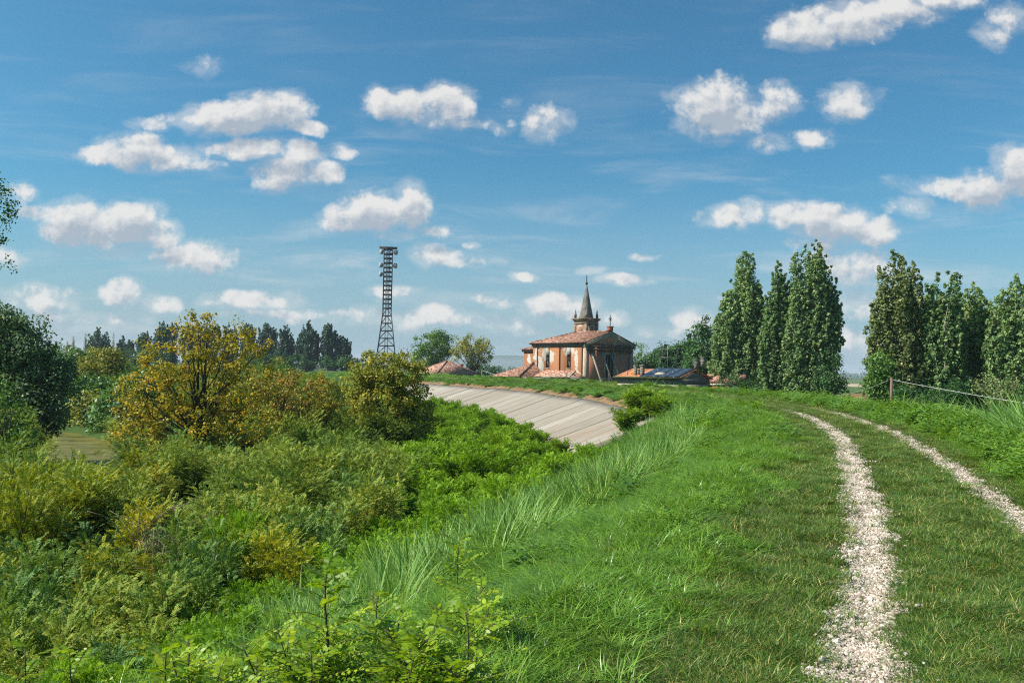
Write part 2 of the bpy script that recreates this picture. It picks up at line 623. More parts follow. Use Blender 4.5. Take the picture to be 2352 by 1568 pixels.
def path_samples(d, step, s0, s1):
    """points along the dike at an offset d from its middle"""
    if d not in _PATHS:
        P = offset(LT40, 0.86 + d)
        _PATHS[d] = P, np.concatenate(([0], np.cumsum(np.linalg.norm(np.diff(P, axis=0), axis=1))))
    P, S = _PATHS[d]
    s = np.arange(s0, s1, step)
    return np.stack([np.interp(s, S, P[:, 0]), np.interp(s, S, P[:, 1])], 1), s


rng = np.random.default_rng(7)
S_CAM = 53.0                                   # arc length at the camera, about


def ragged(s, seed, amp):
    r = np.random.default_rng(seed)
    o = np.zeros(len(s))
    for k, (fr, am) in enumerate(((0.5, .30), (1.3, .35), (3.1, .40), (7.0, .40), (15.0, .35))):
        x = r.uniform(-1, 1, int(s[-1] * fr) + 4)
        o += am * np.interp(s * fr, np.arange(len(x)), x)
    return o * amp


def wheel_track(d, half, seed, s1, taper):
    P, s = path_samples(d, 0.05, 45, s1)
    T = np.gradient(P, axis=0); T /= np.linalg.norm(T, axis=1)[:, None]
    N = np.stack([T[:, 1], -T[:, 0]], 1)
    fade = np.clip((s1 - s) / taper, 0.0, 1.0)
    wl = (half + ragged(s, seed, 0.10)) * fade
    wr = (half + ragged(s, seed + 1, 0.10)) * fade
    wl = np.maximum(wl, 0.0); wr = np.maximum(wr, 0.0)
    cols = np.linspace(-1, 1, 5)
    V = []
    for c in cols:
        w = np.where(c < 0, wl, wr)
        Q = P + N * (w * c)[:, None]
        z = ground(Q) + 0.022 - 0.010 * abs(c)
        V.append(np.stack([Q[:, 0], Q[:, 1], z], 1))
    n = len(s)
    V = np.concatenate(V)
    F = []
    for k in range(4):
        i = np.arange(n - 1) + k * n
        F.append(np.stack([i, i + n, i + n + 1, i + 1], 1))
    me = fast_mesh('path', V, np.concatenate(F), None, True)
    return tag(link('path', me, M_GRAVEL), kind='structure'), (P, N, wl, wr, s)


TR1 = wheel_track(-0.86, 0.22, 3, 105.0, 18.0)[1]
TR2 = wheel_track(0.86, 0.21, 11, 118.0, 25.0)[1]

# river, a murky side arm below the dike
P = RIV
Nn = offset(P, 1.0) - P
V = np.concatenate([np.c_[P + Nn * w, np.full(len(P), WATER)] for w in (-13.0, 0.0, 13.0)])
n = len(P)
i = np.arange(n - 1)
F = np.concatenate([np.stack([i, i + n, i + n + 1, i + 1], 1), np.stack([i + n, i + 2 * n, i + 2 * n + 1, i + n + 1], 1)])
t = NT('murky_water')
pos = t.n('ShaderNodeNewGeometry').outputs['Position']
wn = t.noise(pos, 0.35, 6, 0.65, 0.6)
wc = t.ramp(wn, [(0.35, (0.060, 0.066, 0.016)), (0.52, (0.135, 0.125, 0.030)), (0.75, (0.21, 0.185, 0.050))])
M_WATER = t.done(wc, 0.45, t.bump(t.noise(pos, 2.5, 3, 0.5), 0.25, 0.03), 0.04)
tag(link('river_water', fast_mesh('river_water', V, F), M_WATER), kind='structure')

# concrete revetment: tilted slabs on the river face of the bend
SA_ = 105.0
t = NT('weathered_concrete')
tco = t.n('ShaderNodeTexCoord').outputs['Object']
pv = t.n('ShaderNodeAttribute', attribute_name='panel').outputs['Fac']
su = t.n('ShaderNodeAttribute', attribute_name='along').outputs['Fac']
sv_ = t.n('ShaderNodeAttribute', attribute_name='down').outputs['Fac']
cv = t.n('ShaderNodeCombineXYZ', {0: t.math('MULTIPLY', su, 0.75), 1: t.math('MULTIPLY', sv_, 0.20), 2: t.math('MULTIPLY', pv, 30.0)}).outputs[0]
st1 = t.noise(cv, 1.0, 7, 0.65)
st2 = t.noise(tco, 0.7, 6, 0.6)
base = t.ramp(t.math('ADD', t.math('MULTIPLY', st2, 0.5), t.math('MULTIPLY', pv, 0.5)),
              [(0.2, (0.245, 0.210, 0.168)), (0.5, (0.295, 0.258, 0.212)), (0.8, (0.345, 0.308, 0.262))])
near_ = t.math('MULTIPLY', t.step(su, SA_ + 34.0, SA_ + 6.0), 0.075)
base = t.mix(t.math('MULTIPLY', t.step(t.math('ADD', st1, near_), 0.55, 0.68), 0.70), base, (0.24, 0.165, 0.105))
eg = t.n('ShaderNodeAttribute', attribute_name='edge').outputs['Fac']
eg = t.math('MULTIPLY', t.step(t.math('ADD', eg, t.math('MULTIPLY', t.math('SUBTRACT', st2, 0.5), 0.8)), 0.70, 1.0), 0.55)
base = t.mix(eg, base, (0.085, 0.075, 0.050))
gr3 = t.noise(tco, 9.0, 5, 0.65)
base = t.mix(t.math('MULTIPLY', t.step(gr3, 0.45, 0.75), 0.35), base, (0.15, 0.13, 0.105))
base = t.mix(t.math('MULTIPLY', t.step(st1, 0.42, 0.28), 0.6), base, (0.17, 0.15, 0.13))
M_CONC = t.done(base, 0.9, t.bump(st1, 0.4, 0.03), 0.2)
M_EARTH = plain('bare_earth', (0.22, 0.135, 0.075), 0.95, 0.1, 0.0, 0.4, 1.5)


def at_q(s, q):
    P, _ = path_samples(0.0, 0.5, 0, 420)
    Pq, ss = path_samples(q, 0.5, 0, 420)
    return np.stack([np.interp(s, ss, Pq[:, 0]), np.interp(s, ss, Pq[:, 1])], 1)


def s_of(y):
    P, ss = path_samples(0.0, 0.5, 0, 420)
    k = np.argmin(np.abs(P[:, 1] - y))
    return ss[k]


SA, SB = s_of(47), s_of(162)
print('slab start', SA)
mb = MB()
pan, alo, dwn, edg = [], [], [], []
prng = random.Random(5)
s = SA
QT, QB = -6.2, -12.4
root_rev = empty('concrete_revetment', (8, 90, -3), 'pale weathered concrete slab facing on the river side of the grassy dike', 'revetment')
k = 0
while s < SB:
    wdt = prng.uniform(3.2, 5.6)
    g = 0.09
    tint = prng.random()
    dz = prng.uniform(-0.05, 0.05)
    ql = QT + prng.uniform(-0.12, 0.12)
    NS, ND = 6, 6
    base_i = mb.n
    V = []
    for b_ in range(ND + 1):
        qq = ql + (QB - ql) * b_ / ND
        for a_ in range(NS + 1):
            sa = s + g + (wdt - 2 * g) * a_ / NS
            P = at_q(np.array([sa]), qq)[0]
            zz = -0.45 * (abs(qq) - 2.9) * 0.98 + 0.24 + dz + prng.uniform(-0.01, 0.01)
            V.append((P[0] - 8, P[1] - 90, zz + 3))
            pan.append(tint); alo.append(sa); dwn.append(-qq); edg.append(1.0 if a_ in (0, NS) else 0.0)
    F = []
    for b_ in range(ND):
        for a_ in range(NS):
            i0 = b_ * (NS + 1) + a_
            F.append((i0, i0 + 1, i0 + NS + 2, i0 + NS + 1))
    top = [(V[a_][0], V[a_][1], V[a_][2] - 0.3) for a_ in range(NS + 1)]
    n0 = len(V)
    V += top
    pan += [tint] * (NS + 1); alo += [s] * (NS + 1); dwn += [6.0] * (NS + 1); edg += [0.6] * (NS + 1)
    for a_ in range(NS):
        F.append((n0 + a_, n0 + a_ + 1, a_ + 1, a_))
    # side skirts close the joints
    for side in (0, NS):
        n1_ = len(V)
        for b_ in range(ND + 1):
            v = V[b_ * (NS + 1) + side]
            V.append((v[0], v[1], v[2] - 0.3))
            pan.append(0.0); alo.append(s); dwn.append(8.0); edg.append(1.0)
        for b_ in range(ND):
            F.append((b_ * (NS + 1) + side, (b_ + 1) * (NS + 1) + side, n1_ + b_ + 1, n1_ + b_))
    mb.add(V, F)
    s += wdt
mb.build('slab_facing', M_CONC, root_rev, attrs={'panel': pan, 'along': alo, 'down': dwn, 'edge': edg})
# strip of bare earth above the slabs' top edge
mb = MB()
ss = np.arange(SA, SB, 1.0)
pl = [at_q(ss, QT + 1.1 + 0.25 * math.sin(0)), at_q(ss, QT - 0.25)]
rg = ragged(ss, 77, 0.45)
pl[0] = pl[0] + (at_q(ss, QT + 2.1) - at_q(ss, QT + 1.1)) * rg[:, None]
V = np.concatenate([np.c_[p, ground(p) + 0.04] for p in pl])
n = len(ss); i = np.arange(n - 1)
me = fast_mesh('bare_earth', V, np.stack([i, i + n, i + n + 1, i + 1], 1), None, True)
tag(link('bare_earth', me, M_EARTH), kind='structure')

# far fields right of the dike, seen through the gap between the poplars
def field(x0, x1, y0, y1, col, var=0.2, dz=0.03):
    V = [(x0, y0, PLAIN + dz), (x1, y0, PLAIN + dz), (x1, y1, PLAIN + dz), (x0, y1, PLAIN + dz)]
    m = plain('field_soil', col, 0.95, 0.1, 0, var, 0.4)
    tag(link('field', fast_mesh('field', V, np.array([[0, 1, 2, 3]])), m), kind='structure')


field(30, 330, 150, 285, (0.22, 0.115, 0.055))
field(40, 500, 300, 430, (0.070, 0.12, 0.030), dz=0.17)
field(40, 600, 445, 620, (0.40, 0.33, 0.21), dz=0.17)
field(40, 900, 640, 1250, (0.085, 0.13, 0.040), dz=0.2)
field(-900, -60, 480, 1250, (0.10, 0.13, 0.045), dz=0.2)

# hills on the horizon
mb = []
xs = np.linspace(-5200, 6400, 240)
hh = 26 + 22 * np.sin(xs / 900 + 1.0) + 12 * np.sin(xs / 310) + 6 * np.sin(xs / 120 + 2) + 80 * np.exp(-((xs + 150) / 700) ** 2)
hh = np.maximum(hh, 8)
V = np.concatenate([np.c_[xs, np.full(240, 6300.0), np.full(240, PLAIN - 2)], np.c_[xs, np.full(240, 6900.0), hh * 0.8], np.c_[xs, np.full(240, 7500.0), hh * 1.05],
                    np.c_[xs, np.full(240, 8300.0), np.full(240, PLAIN - 2)]])
i = np.arange(239)
F = np.concatenate([np.stack([i + k * 240, i + 1 + k * 240, i + 1 + (k + 1) * 240, i + (k + 1) * 240], 1) for k in range(3)])
tag(link('hills', fast_mesh('hills', V, F, None, True), plain('hill_woods', (0.045, 0.075, 0.035), 0.95, 0.1, 0, 0.4, 0.01)), kind='structure')


# ------------------------------------------------------------------ materials of the buildings
def plaster(name, patches, cover=0.50, walls=(0.30, 0.135, 0.066)):
    """ochre plaster with lost patches that bare the pale coat under it; patches: (centre, size) in the building's own metres"""
    t = NT(name)
    o = t.n('ShaderNodeTexCoord').outputs['Object']
    a1 = t.noise(o, 0.55, 7, 0.62, 0.3)
    a2 = t.noise(o, 4.0, 6, 0.6)
    a3 = t.noise(o, 22.0, 3, 0.6)
    br = t.n('ShaderNodeTexBrick', {'Vector': t.n('ShaderNodeMapping', {'Vector': o, 'Rotation': (PI / 2, 0, PI / 2)}), 'Scale': 3.2, 'Color1': walls + (1,),
                                    'Color2': tuple(c * 0.82 for c in walls) + (1,), 'Mortar': tuple(c * 1.12 for c in walls) + (1,), 'Mortar Size': 0.012})
    wall = t.mix(0.55, t.ramp(a2, [(0.3, tuple(c * 0.80 for c in walls)), (0.7, tuple(c * 1.18 for c in walls))]), br.outputs[0])
    wall = t.mix(t.math('MULTIPLY', t.step(t.noise(o, 0.25, 4), 0.45, 0.7), 0.35), wall, (0.20, 0.10, 0.06))
    m = None
    for (c, sz, st) in patches:
        d = t.n('ShaderNodeVectorMath', {0: o, 1: tuple(1 / s for s in sz), 2: tuple(-c[i] / sz[i] for i in range(3))}, operation='MULTIPLY_ADD').outputs[0]
        ln = t.n('ShaderNodeVectorMath', {0: d}, operation='LENGTH').outputs['Value']
        v = t.math('MULTIPLY', t.math('SUBTRACT', 1.0, ln), st)
        m = v if m is None else t.math('MAXIMUM', m, v)
    base = t.math('SUBTRACT', t.math('ADD', t.math('MULTIPLY', a1, 0.9), t.math('MULTIPLY', a2, 0.3)), cover + 0.24)
    if m is not None:
        base = t.math('MAXIMUM', base, t.math('ADD', t.math('MULTIPLY', m, 0.42), t.math('ADD', t.math('MULTIPLY', t.math('SUBTRACT', a1, 0.5), 1.9), t.math('MULTIPLY', t.math('SUBTRACT', a2, 0.5), 0.5))))
    mask = t.step(base, 0.02, 0.06)
    pale = t.ramp(a2, [(0.3, (0.30, 0.265, 0.215)), (0.7, (0.46, 0.43, 0.38))])
    return t.done(t.mix(mask, wall, pale), 0.92, t.bump(t.math('ADD', mask, a3), 0.35, 0.03), 0.15)


def tiles(name, c1, c2, c3, moss=0.0):
    t = NT(name)
    o = t.n('ShaderNodeTexCoord').outputs['Object']
    vo = t.n('ShaderNodeTexVoronoi', {'Vector': t.n('ShaderNodeVectorMath', {0: o, 1: (4.5, 2.2, 3.0)}, operation='MULTIPLY').outputs[0], 'Scale': 1.0})
    v = t.n('ShaderNodeSeparateColor', {0: vo.outputs['Color']}).outputs[0]
    big = t.noise(o, 0.8, 5, 0.6)
    col = t.ramp(t.math('ADD', t.math('MULTIPLY', v, 0.7), t.math('MULTIPLY', big, 0.3)), [(0.2, c1), (0.45, c2), (0.68, c3), (0.9, tuple(min(1, c * 1.3) for c in c3))])
    if moss:
        col = t.mix(t.step(t.noise(o, 0.5, 5, 0.6), 0.62 - moss, 0.72 - moss), col, (0.42, 0.13, 0.02))
    w = t.n('ShaderNodeTexWave', {'Vector': o, 'Scale': 2.2, 'Distortion': 1.0, 'Detail': 2.0}, bands_direction='DIAGONAL').outputs['Fac']
    return t.done(col, 0.9, t.bump(t.math('ADD', w, t.math('MULTIPLY', v, 0.6)), 0.7, 0.08), 0.15)


M_TILE = tiles('old_clay_tiles', (0.13, 0.065, 0.045), (0.28, 0.125, 0.080), (0.43, 0.25, 0.18))
M_TILE2 = tiles('pale_clay_tiles', (0.19, 0.075, 0.050), (0.36, 0.16, 0.10), (0.52, 0.35, 0.26))
M_TILE3 = tiles('lichen_clay_tiles', (0.26, 0.095, 0.045), (0.40, 0.15, 0.075), (0.50, 0.24, 0.13), 0.10)
M_NAVE = plaster('church_plaster', [((0, 10.0, 9.5), (1, 1.5, 1.7), 0.9), ((0, 13.1, 8.9), (1, 0.6, 2.8), 0.8), ((0, 4.2, 10.0), (1, 1.15, 1.1), 1.2), ((0, 2.2, 7.7), (1, 0.42, 2.2), 1.0),
                                    ((0, 11.6, 7.0), (1, 0.7, 1.6), 0.9), ((4.2, 0, 11.6), (0.25, 1, 1.0), 1.2), ((8.1, 0, 12.2), (0.3, 1, 1.1), 1.3), ((7.4, 0, 11.3), (2.4, 1, 0.18), 1.0)], 0.60)
M_FRONT = plaster('brightened_red_brick_front', [((4.2, 0, 11.6), (0.25, 1, 1.0), 1.2), ((8.1, 0, 12.2), (0.3, 1, 1.1), 1.3), ((7.4, 0, 11.3), (2.4, 1, 0.18), 1.0)], 0.66, (0.54, 0.215, 0.125))  # redder brick than the nave, its colour also raised to brighten the shaded front
M_CHANCEL = plaster('chancel_plaster', [((1, 16.4, 8.4), (1, 0.5, 0.7), 0.9)], 0.60)
M_TRIM = plain('grey_stucco_trim', (0.40, 0.35, 0.27), 0.9, 0.15, 0, 0.25, 2.0)
M_TRIMD = plain('dark_cornice', (0.16, 0.15, 0.13), 0.9, 0.15, 0, 0.3, 2.0)
M_CORNER = plain('pale_corner_stucco', (0.46, 0.34, 0.24), 0.9, 0.15, 0, 0.25, 1.5)
M_TOWER = plain('tower_stucco', (0.25, 0.175, 0.125), 0.92, 0.15, 0, 0.4, 1.2)
M_BRICK = plain('infill_brick', (0.34, 0.12, 0.065), 0.92, 0.15, 0, 0.3, 4.0)
M_SPIRE = plain('lead_grey_spire', (0.15, 0.14, 0.12), 0.75, 0.3, 0, 0.45, 1.0)
M_IRON = plain('dark_iron', (0.030, 0.030, 0.032), 0.6, 0.4, 0.3, 0.3, 4.0)
M_PIPE = plain('brown_downpipe', (0.045, 0.028, 0.022), 0.5, 0.4, 0, 0.2)
M_DARK = plain('dark_interior', (0.010, 0.010, 0.011), 0.95, 0.03, 0, 0.2)
M_WOOD = plain('grey_timber', (0.26, 0.225, 0.18), 0.9, 0.15, 0, 0.35, 3.0)
M_WOODD = plain('dark_timber', (0.085, 0.070, 0.055), 0.9, 0.15, 0, 0.35, 3.0)
M_GLASS = plain('old_window_glass', (0.05, 0.06, 0.065), 0.15, 0.5, 0, 0.3)
M_PALE = plain('pale_plaster', (0.45, 0.40, 0.31), 0.92, 0.15, 0, 0.3, 0.9)
M_GREYW = plain('grey_render_and_shade', (0.17, 0.165, 0.145), 0.92, 0.15, 0, 0.35, 0.8)  # outbuilding render; also the painted eave and gable shade of the solar house

# ------------------------------------------------------------------ the church
CH = empty('church', (13.3, 150.0, PLAIN), 'red and ochre plastered country church with peeling walls, timber shored front and tiled roof', 'church', rotz=math.atan2(0.66, 0.75))
FW, NL, EV, RG = 13.1, 13.9, 11.35, 13.6
# nave walls with two window openings in the near side, pediment front
mb = MB()
x0, x1 = 0.0, FW
wins = [(3.65, 4.75), (9.28, 10.38)]
ZB, ZT, ZE = 6.6, 9.05, 10.75
cur = 0.0
for (a_, b_) in wins:
    mb.box(0, 0.5, cur, a_, 0, ZE)
    mb.box(0, 0.5, a_, b_, 0, ZB)
    mb.box(0, 0.5, a_, b_, ZT, ZE)
    cur = b_
mb.box(0, 0.5, cur, NL, 0, ZE)
mb.box(FW - 0.5, FW, 0, NL, 0, ZE)
mb.box(0.5, FW - 0.5, NL - 0.5, NL, 0, ZE)
mb.build('wall', M_NAVE, CH)
# front wall with its big window, up to the raking cornice
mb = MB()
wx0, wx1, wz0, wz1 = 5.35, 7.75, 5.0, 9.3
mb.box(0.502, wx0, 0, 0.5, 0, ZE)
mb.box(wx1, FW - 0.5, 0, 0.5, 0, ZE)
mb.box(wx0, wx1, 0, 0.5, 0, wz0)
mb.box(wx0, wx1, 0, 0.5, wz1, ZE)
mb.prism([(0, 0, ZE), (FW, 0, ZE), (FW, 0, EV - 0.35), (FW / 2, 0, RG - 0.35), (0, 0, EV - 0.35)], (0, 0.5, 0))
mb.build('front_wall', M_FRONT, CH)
# pale corner strips
for (cx_, cy_) in ((0, 0), (FW, 0)):
    mb = MB()
    if cx_ == 0:
        mb.box(-0.05, 0.0, 0.0, 0.75, 0, ZE)
        mb.box(-0.05, 0.9, -0.05, 0.0, 0, ZE)
    else:
        mb.box(FW - 0.9, FW + 0.05, -0.05, 0.0, 0, ZE)
    mb.build('corner_pilaster', M_CORNER, CH)
# cornice under the eaves, stepped
mb = MB()
for (o_, za, zb_) in ((0.10, ZE - 0.25, ZE), (0.22, ZE, ZE + 0.3), (0.45, ZE + 0.3, EV - 0.06)):
    mb.box(-o_, 0.0, -0.0, NL + o_, za + 0.002, zb_)
    mb.box(FW, FW + o_, 0, NL + o_, za + 0.002, zb_)
    mb.box(0, FW, NL, NL + o_, za + 0.002, zb_)
mb.build('eaves_cornice', M_TRIMD, CH)
mb = MB()
sl = (RG - EV) / (FW / 2)
for sgn in (0, 1):
    for (p_, dz0, dz1) in ((0.10, -0.85, -0.45), (0.24, -0.45, -0.10)):
        xa, xb = (-0.45, FW / 2) if sgn == 0 else (FW / 2, FW + 0.45)
        fa = EV + sl * (FW / 2 - abs(xa - FW / 2))
        fb = EV + sl * (FW / 2 - abs(xb - FW / 2))
        mb.prism([(xa, 0, fa + dz0), (xb, 0, fb + dz0), (xb, 0, fb + dz1), (xa, 0, fa + dz1)], (0, -p_, 0))
mb.build('raking_cornice', M_TRIM, CH)
# roof: gable over the front, hipped at the back
mb = MB()
e = 0.6
ez = EV - sl * e * 0.2 + 0.02
hp = NL - 5.2
A = (-e, -0.35, ez); B = (FW / 2, -0.35, RG + 0.06); C_ = (FW + e, -0.35, ez)
D = (FW + e, NL + e, ez); E = (-e, NL + e, ez); H = (FW / 2, hp, RG + 0.06)
top = [A, B, C_, D, E, H]
bot = [(p[0], p[1], p[2] - 0.16) for p in top]
mb.add(top + bot, [(0, 1, 5, 4), (1, 2, 3, 5), (3, 4, 5), (6, 10, 11, 7), (7, 11, 9, 8), (9, 11, 10), (0, 6, 7, 1), (1, 7, 8, 2), (2, 8, 9, 3), (3, 9, 10, 4), (4, 10, 6, 0)])
roof = mb.build('roof', M_TILE, CH)
mb = MB()
mb.tube([(FW / 2, -0.35, RG + 0.09), (FW / 2, hp, RG + 0.09)], 0.13, 6)
mb.tube([(FW / 2, hp, RG + 0.09), (-e, NL + e, ez + 0.04)], 0.13, 6)
mb.tube([(FW / 2, hp, RG + 0.09), (FW + e, NL + e, ez + 0.04)], 0.13, 6)
mb.build('ridge_tiles', M_TILE2, roof)
# gutter and downpipes
for v_ in (0.7, 6.5, 12.6):
    mb = MB()
    mb.tube([(-0.62, v_, EV - 0.1), (-0.55, v_, ZE + 0.15), (-0.14, v_, ZE - 0.35), (-0.14, v_, 4.2)], 0.085, 6)
    mb.build('downpipe', M_PIPE, CH)
mb = MB()
mb.tube([(-0.66, -0.3, EV - 0.08), (-0.66, NL + 0.5, EV - 0.08)], 0.09, 6)
mb.build('gutter', M_PIPE, CH)
# side windows
for (a_, b_) in wins:
    mb = MB()
    for (p, r) in (((0.12, a_ + 0.04, 0), 0), ((0.12, b_ - 0.04, 0), 0), ((0.12, (a_ + b_) / 2 + 0.1, 0), 0)):
        mb.box(0.16, 0.24, p[1] - 0.05, p[1] + 0.05, ZB + 0.005, ZT - 0.005)
    for z_ in (ZB + 0.06, ZB + 0.85, ZB + 1.65, ZT - 0.06):
        mb.box(0.15, 0.245, a_ + 0.01, b_ - 0.01, z_ - 0.04, z_ + 0.04)
    w_ = mb.build('window', M_WOODD, CH)
    mb = MB()
    mb.box(0.26, 0.30, a_ + 0.01, b_ - 0.01, ZB + 0.01, ZT - 0.01)
    mb.build('pane', M_DARK, w_)
    mb = MB()
    mb.bar((0.13, a_ + 0.35, ZB + 0.05), (0.13, a_ + 0.62, ZB + 1.3), 0.10, 0.03)
    mb.build('broken_board', M_PALE, w_)
    mb = MB()
    mb.box(-0.08, 0.14, a_ - 0.12, b_ + 0.12, ZB - 0.12, ZB - 0.003)
    mb.build('sill', M_TRIM, w_)
# front window with frame and bars
mb = MB()
for x_ in (wx0 + 0.06, (wx0 * 2 + wx1) / 3, (wx0 + wx1 * 2) / 3, wx1 - 0.06):
    mb.box(x_ - 0.06, x_ + 0.06, 0.14, 0.24, wz0 + 0.005, wz1 - 0.005)
for z_ in (wz0 + 0.06, wz0 + 1.4, wz0 + 2.8, wz1 - 0.06):
    mb.box(wx0 + 0.01, wx1 - 0.01, 0.15, 0.23, z_ - 0.05, z_ + 0.05)
w_ = mb.build('window', M_WOOD, CH)
mb = MB()
mb.box(wx0 + 0.01, wx1 - 0.01, 0.28, 0.33, wz0 + 0.01, wz1 - 0.01)
mb.build('pane', M_DARK, w_)
mb = MB()
mb.box(wx0 - 0.4, wx0, -0.09, -0.001, wz0 - 0.3, wz1 + 0.35)
mb.box(wx1, wx1 + 0.4, -0.09, -0.001, wz0 - 0.3, wz1 + 0.35)
mb.box(wx0 + 0.001, wx1 - 0.001, -0.09, -0.001, wz1, wz1 + 0.35)
mb.build('surround', M_TRIM, w_)
mb = MB()                                       # low front door, hidden by the dike but there
mb.box(5.6, 7.5, -0.03, -0.004, 0.1, 3.6)
mb.build('door', M_WOODD, CH)
# chancel
mb = MB()
mb.box(1.2, FW - 1.2, NL + 0.002, 17.9, 0, 9.7)
mb.build('chancel_wall', M_CHANCEL, CH)
mb = MB()
mb.box(0.9, FW - 0.9, NL + 0.5, 18.2, 9.702, 10.15)
mb.build('chancel_cornice', M_TRIMD, CH)
mb = MB()
A = (0.5, NL + 0.02, 10.18); B = (FW - 0.5, NL + 0.02, 10.18); C_ = (FW - 0.5, 18.6, 10.18); D = (0.5, 18.6, 10.18)
H1 = (FW / 2, NL + 0.02, 12.0); H2 = (FW / 2, 15.0, 12.0)
mb.add([A, B, C_, D, H1, H2], [(0, 4, 5, 3), (1, 2, 5, 4), (2, 3, 5), (0, 3, 2, 1), (0, 1, 4)])
mb.build('chancel_roof', M_TILE, CH)
# lean-to aisle and corner annex along the near side
mb = MB()
mb.box(-2.9, -0.002, 0.9, 9.9, 0, 4.95)
mb.build('aisle_wall', M_PALE, CH)
mb = MB()
V = [(-0.06, 2.3, 6.2), (-0.06, 11.0, 6.2), (-3.3, 10.0, 5.05), (-3.3, 0.75, 5.05), (-0.06, -0.1, 5.05)]
V += [(v[0], v[1], v[2] - 0.14) for v in V]
mb.add(V, [(0, 3, 2, 1), (0, 4, 3), (5, 6, 7, 8), (5, 8, 9), (3, 8, 7, 2), (4, 9, 8, 3), (1, 2, 7, 6)])
mb.build('aisle_roof', M_TILE2, CH)
mb = MB()
mb.tube([(-0.06, 2.3, 6.24), (-3.3, 0.75, 5.1)], 0.11, 5)
mb.tube([(-0.06, 2.3, 6.24), (-0.06, -0.1, 5.1)], 0.09, 5)
mb.build('aisle_ridge_tiles', M_PALE, CH)
mb = MB()
mb.box(-6.6, -0.002, 10.4, 17.2, 0, 4.9)
mb.build('annex_wall', M_PALE, CH)
mb = MB()
V = [(-0.05, 13.7, 7.65), (-7.0, 10.0, 5.0), (-7.0, 17.6, 5.0), (-0.05, 10.0, 5.0), (-0.05, 17.6, 5.0)]
V += [(v[0], v[1], v[2] - 0.14) for v in V]
mb.add(V, [(0, 2, 1), (0, 1, 3), (0, 4, 2), (1, 2, 7, 6), (3, 1, 6, 8), (2, 4, 9, 7)])
mb.build('annex_roof', M_TILE, CH)
mb = MB()
mb.tube([(-0.05, 13.7, 7.7), (-7.0, 10.0, 5.05)], 0.12, 5)
mb.build('annex_ridge_tiles', M_TILE2, CH)
# bell tower
mb = MB()
S = 3.35
tx, ty = FW + 0.1, 12.4
mb.box(tx, tx + S, ty, ty + S, 0, 16.2)
tw = mb.build('bell_tower', M_TOWER, CH)
mb = MB()
for (o_, za, zb_) in ((0.14, 15.75, 16.05), (0.12, 16.2, 16.45), (0.30, 16.45, 16.7), (0.46, 16.7, 16.92)):
    mb.box(tx - o_, tx + S + o_, ty - o_, ty + S + o_, za + 0.002, zb_)
for (a_, b_) in ((tx, ty), (tx + S, ty), (tx, ty + S), (tx + S, ty + S)):
    mb.box(a_ - 0.12 if a_ == tx else a_ - 0.42, a_ + 0.42 if a_ == tx else a_ + 0.12, b_ - 0.12 if b_ == ty else b_ - 0.42, b_ + 0.42 if b_ == ty else b_ + 0.12, 12.4, 15.75)
mb.build('cornice', M_TOWER, tw)


def arch(w, h, n=8):
    P = [(-w / 2, 0), (w / 2, 0)]
    for k in range(n + 1):
        a = PI * k / n
        P.append((w / 2 * math.cos(a), h - w / 2 + w / 2 * math.sin(a)))
    return P


for side in (0, 1):
    for (nm, w, h, pr, m_) in (('arch_surround', 1.45, 2.3, 0.05, M_TRIM), ('bell_opening', 1.05, 2.05, 0.08, M_BRICK)):
        mb = MB()
        if side == 0:
            mb.prism([(tx, ty + S / 2 - p[0], 13.25 + p[1]) for p in arch(w, h)], (-pr, 0, 0))
        else:
            mb.prism([(tx + S / 2 + p[0], ty, 13.25 + p[1]) for p in arch(w, h)], (0, -pr, 0))
        mb.build(nm, m_, tw)
mb = MB()
cx_, cy_ = tx + S / 2, ty + S / 2
mb.lathe([(1.50, 16.92), (1.39, 17.35), (1.36, 17.5), (0.75, 20.6), (0.10, 23.9)], (cx_, cy_, 0), 8)
mb.build('spire', M_SPIRE, tw)
for (sx, sy) in ((-1, -1), (1, -1), (-1, 1), (1, 1)):
    mb = MB()
    c = (cx_ + sx * 1.56, cy_ + sy * 1.56, 0)
    mb.lathe([(0.26, 16.92), (0.26, 17.55), (0.30, 17.6), (0.22, 17.75), (0.05, 18.7), (0.01, 18.75)], c, 8)
    mb.build('pinnacle', M_TOWER, tw)
mb = MB()
mb.lathe([(0.02, 23.85), (0.16, 23.9), (0.27, 24.1), (0.27, 24.2), (0.16, 24.4), (0.02, 24.45)], (cx_, cy_, 0), 10)
mb.box(cx_ - 0.06, cx_ + 0.06, cy_ - 0.06, cy_ + 0.06, 24.4, 25.85)
mb.bar((cx_ - 0.40, cy_ - 0.30, 25.35), (cx_ + 0.40, cy_ + 0.30, 25.35), 0.11)
mb.build('cross', M_IRON, tw)
# star cross on the gable
mb = MB()
mb.box(FW / 2 - 0.45, FW / 2 + 0.45, -0.35, 0.35, RG + 0.02, RG + 0.75)
mb.box(FW / 2 - 0.55, FW / 2 + 0.55, -0.45, 0.45, RG + 0.752, RG + 0.92)
pd = mb.build('gable_pedestal', M_BRICK, CH)
mb = MB()
c = Vector((FW / 2, 0, RG + 2.25))
mb.box(FW / 2 - 0.05, FW / 2 + 0.05, -0.05, 0.05, RG + 0.9, RG + 3.0)
for k in range(1, 4):
    a = PI * k / 4 + PI / 2
    r = 0.62 if k == 2 else 0.42
    d = Vector((math.cos(a) * r, 0.0, math.sin(a) * r))
    mb.bar(c - d + Vector((0, -0.012 * k, 0)), c + d + Vector((0, -0.012 * k, 0)), 0.075)
mb.build('star_cross', M_IRON, pd)
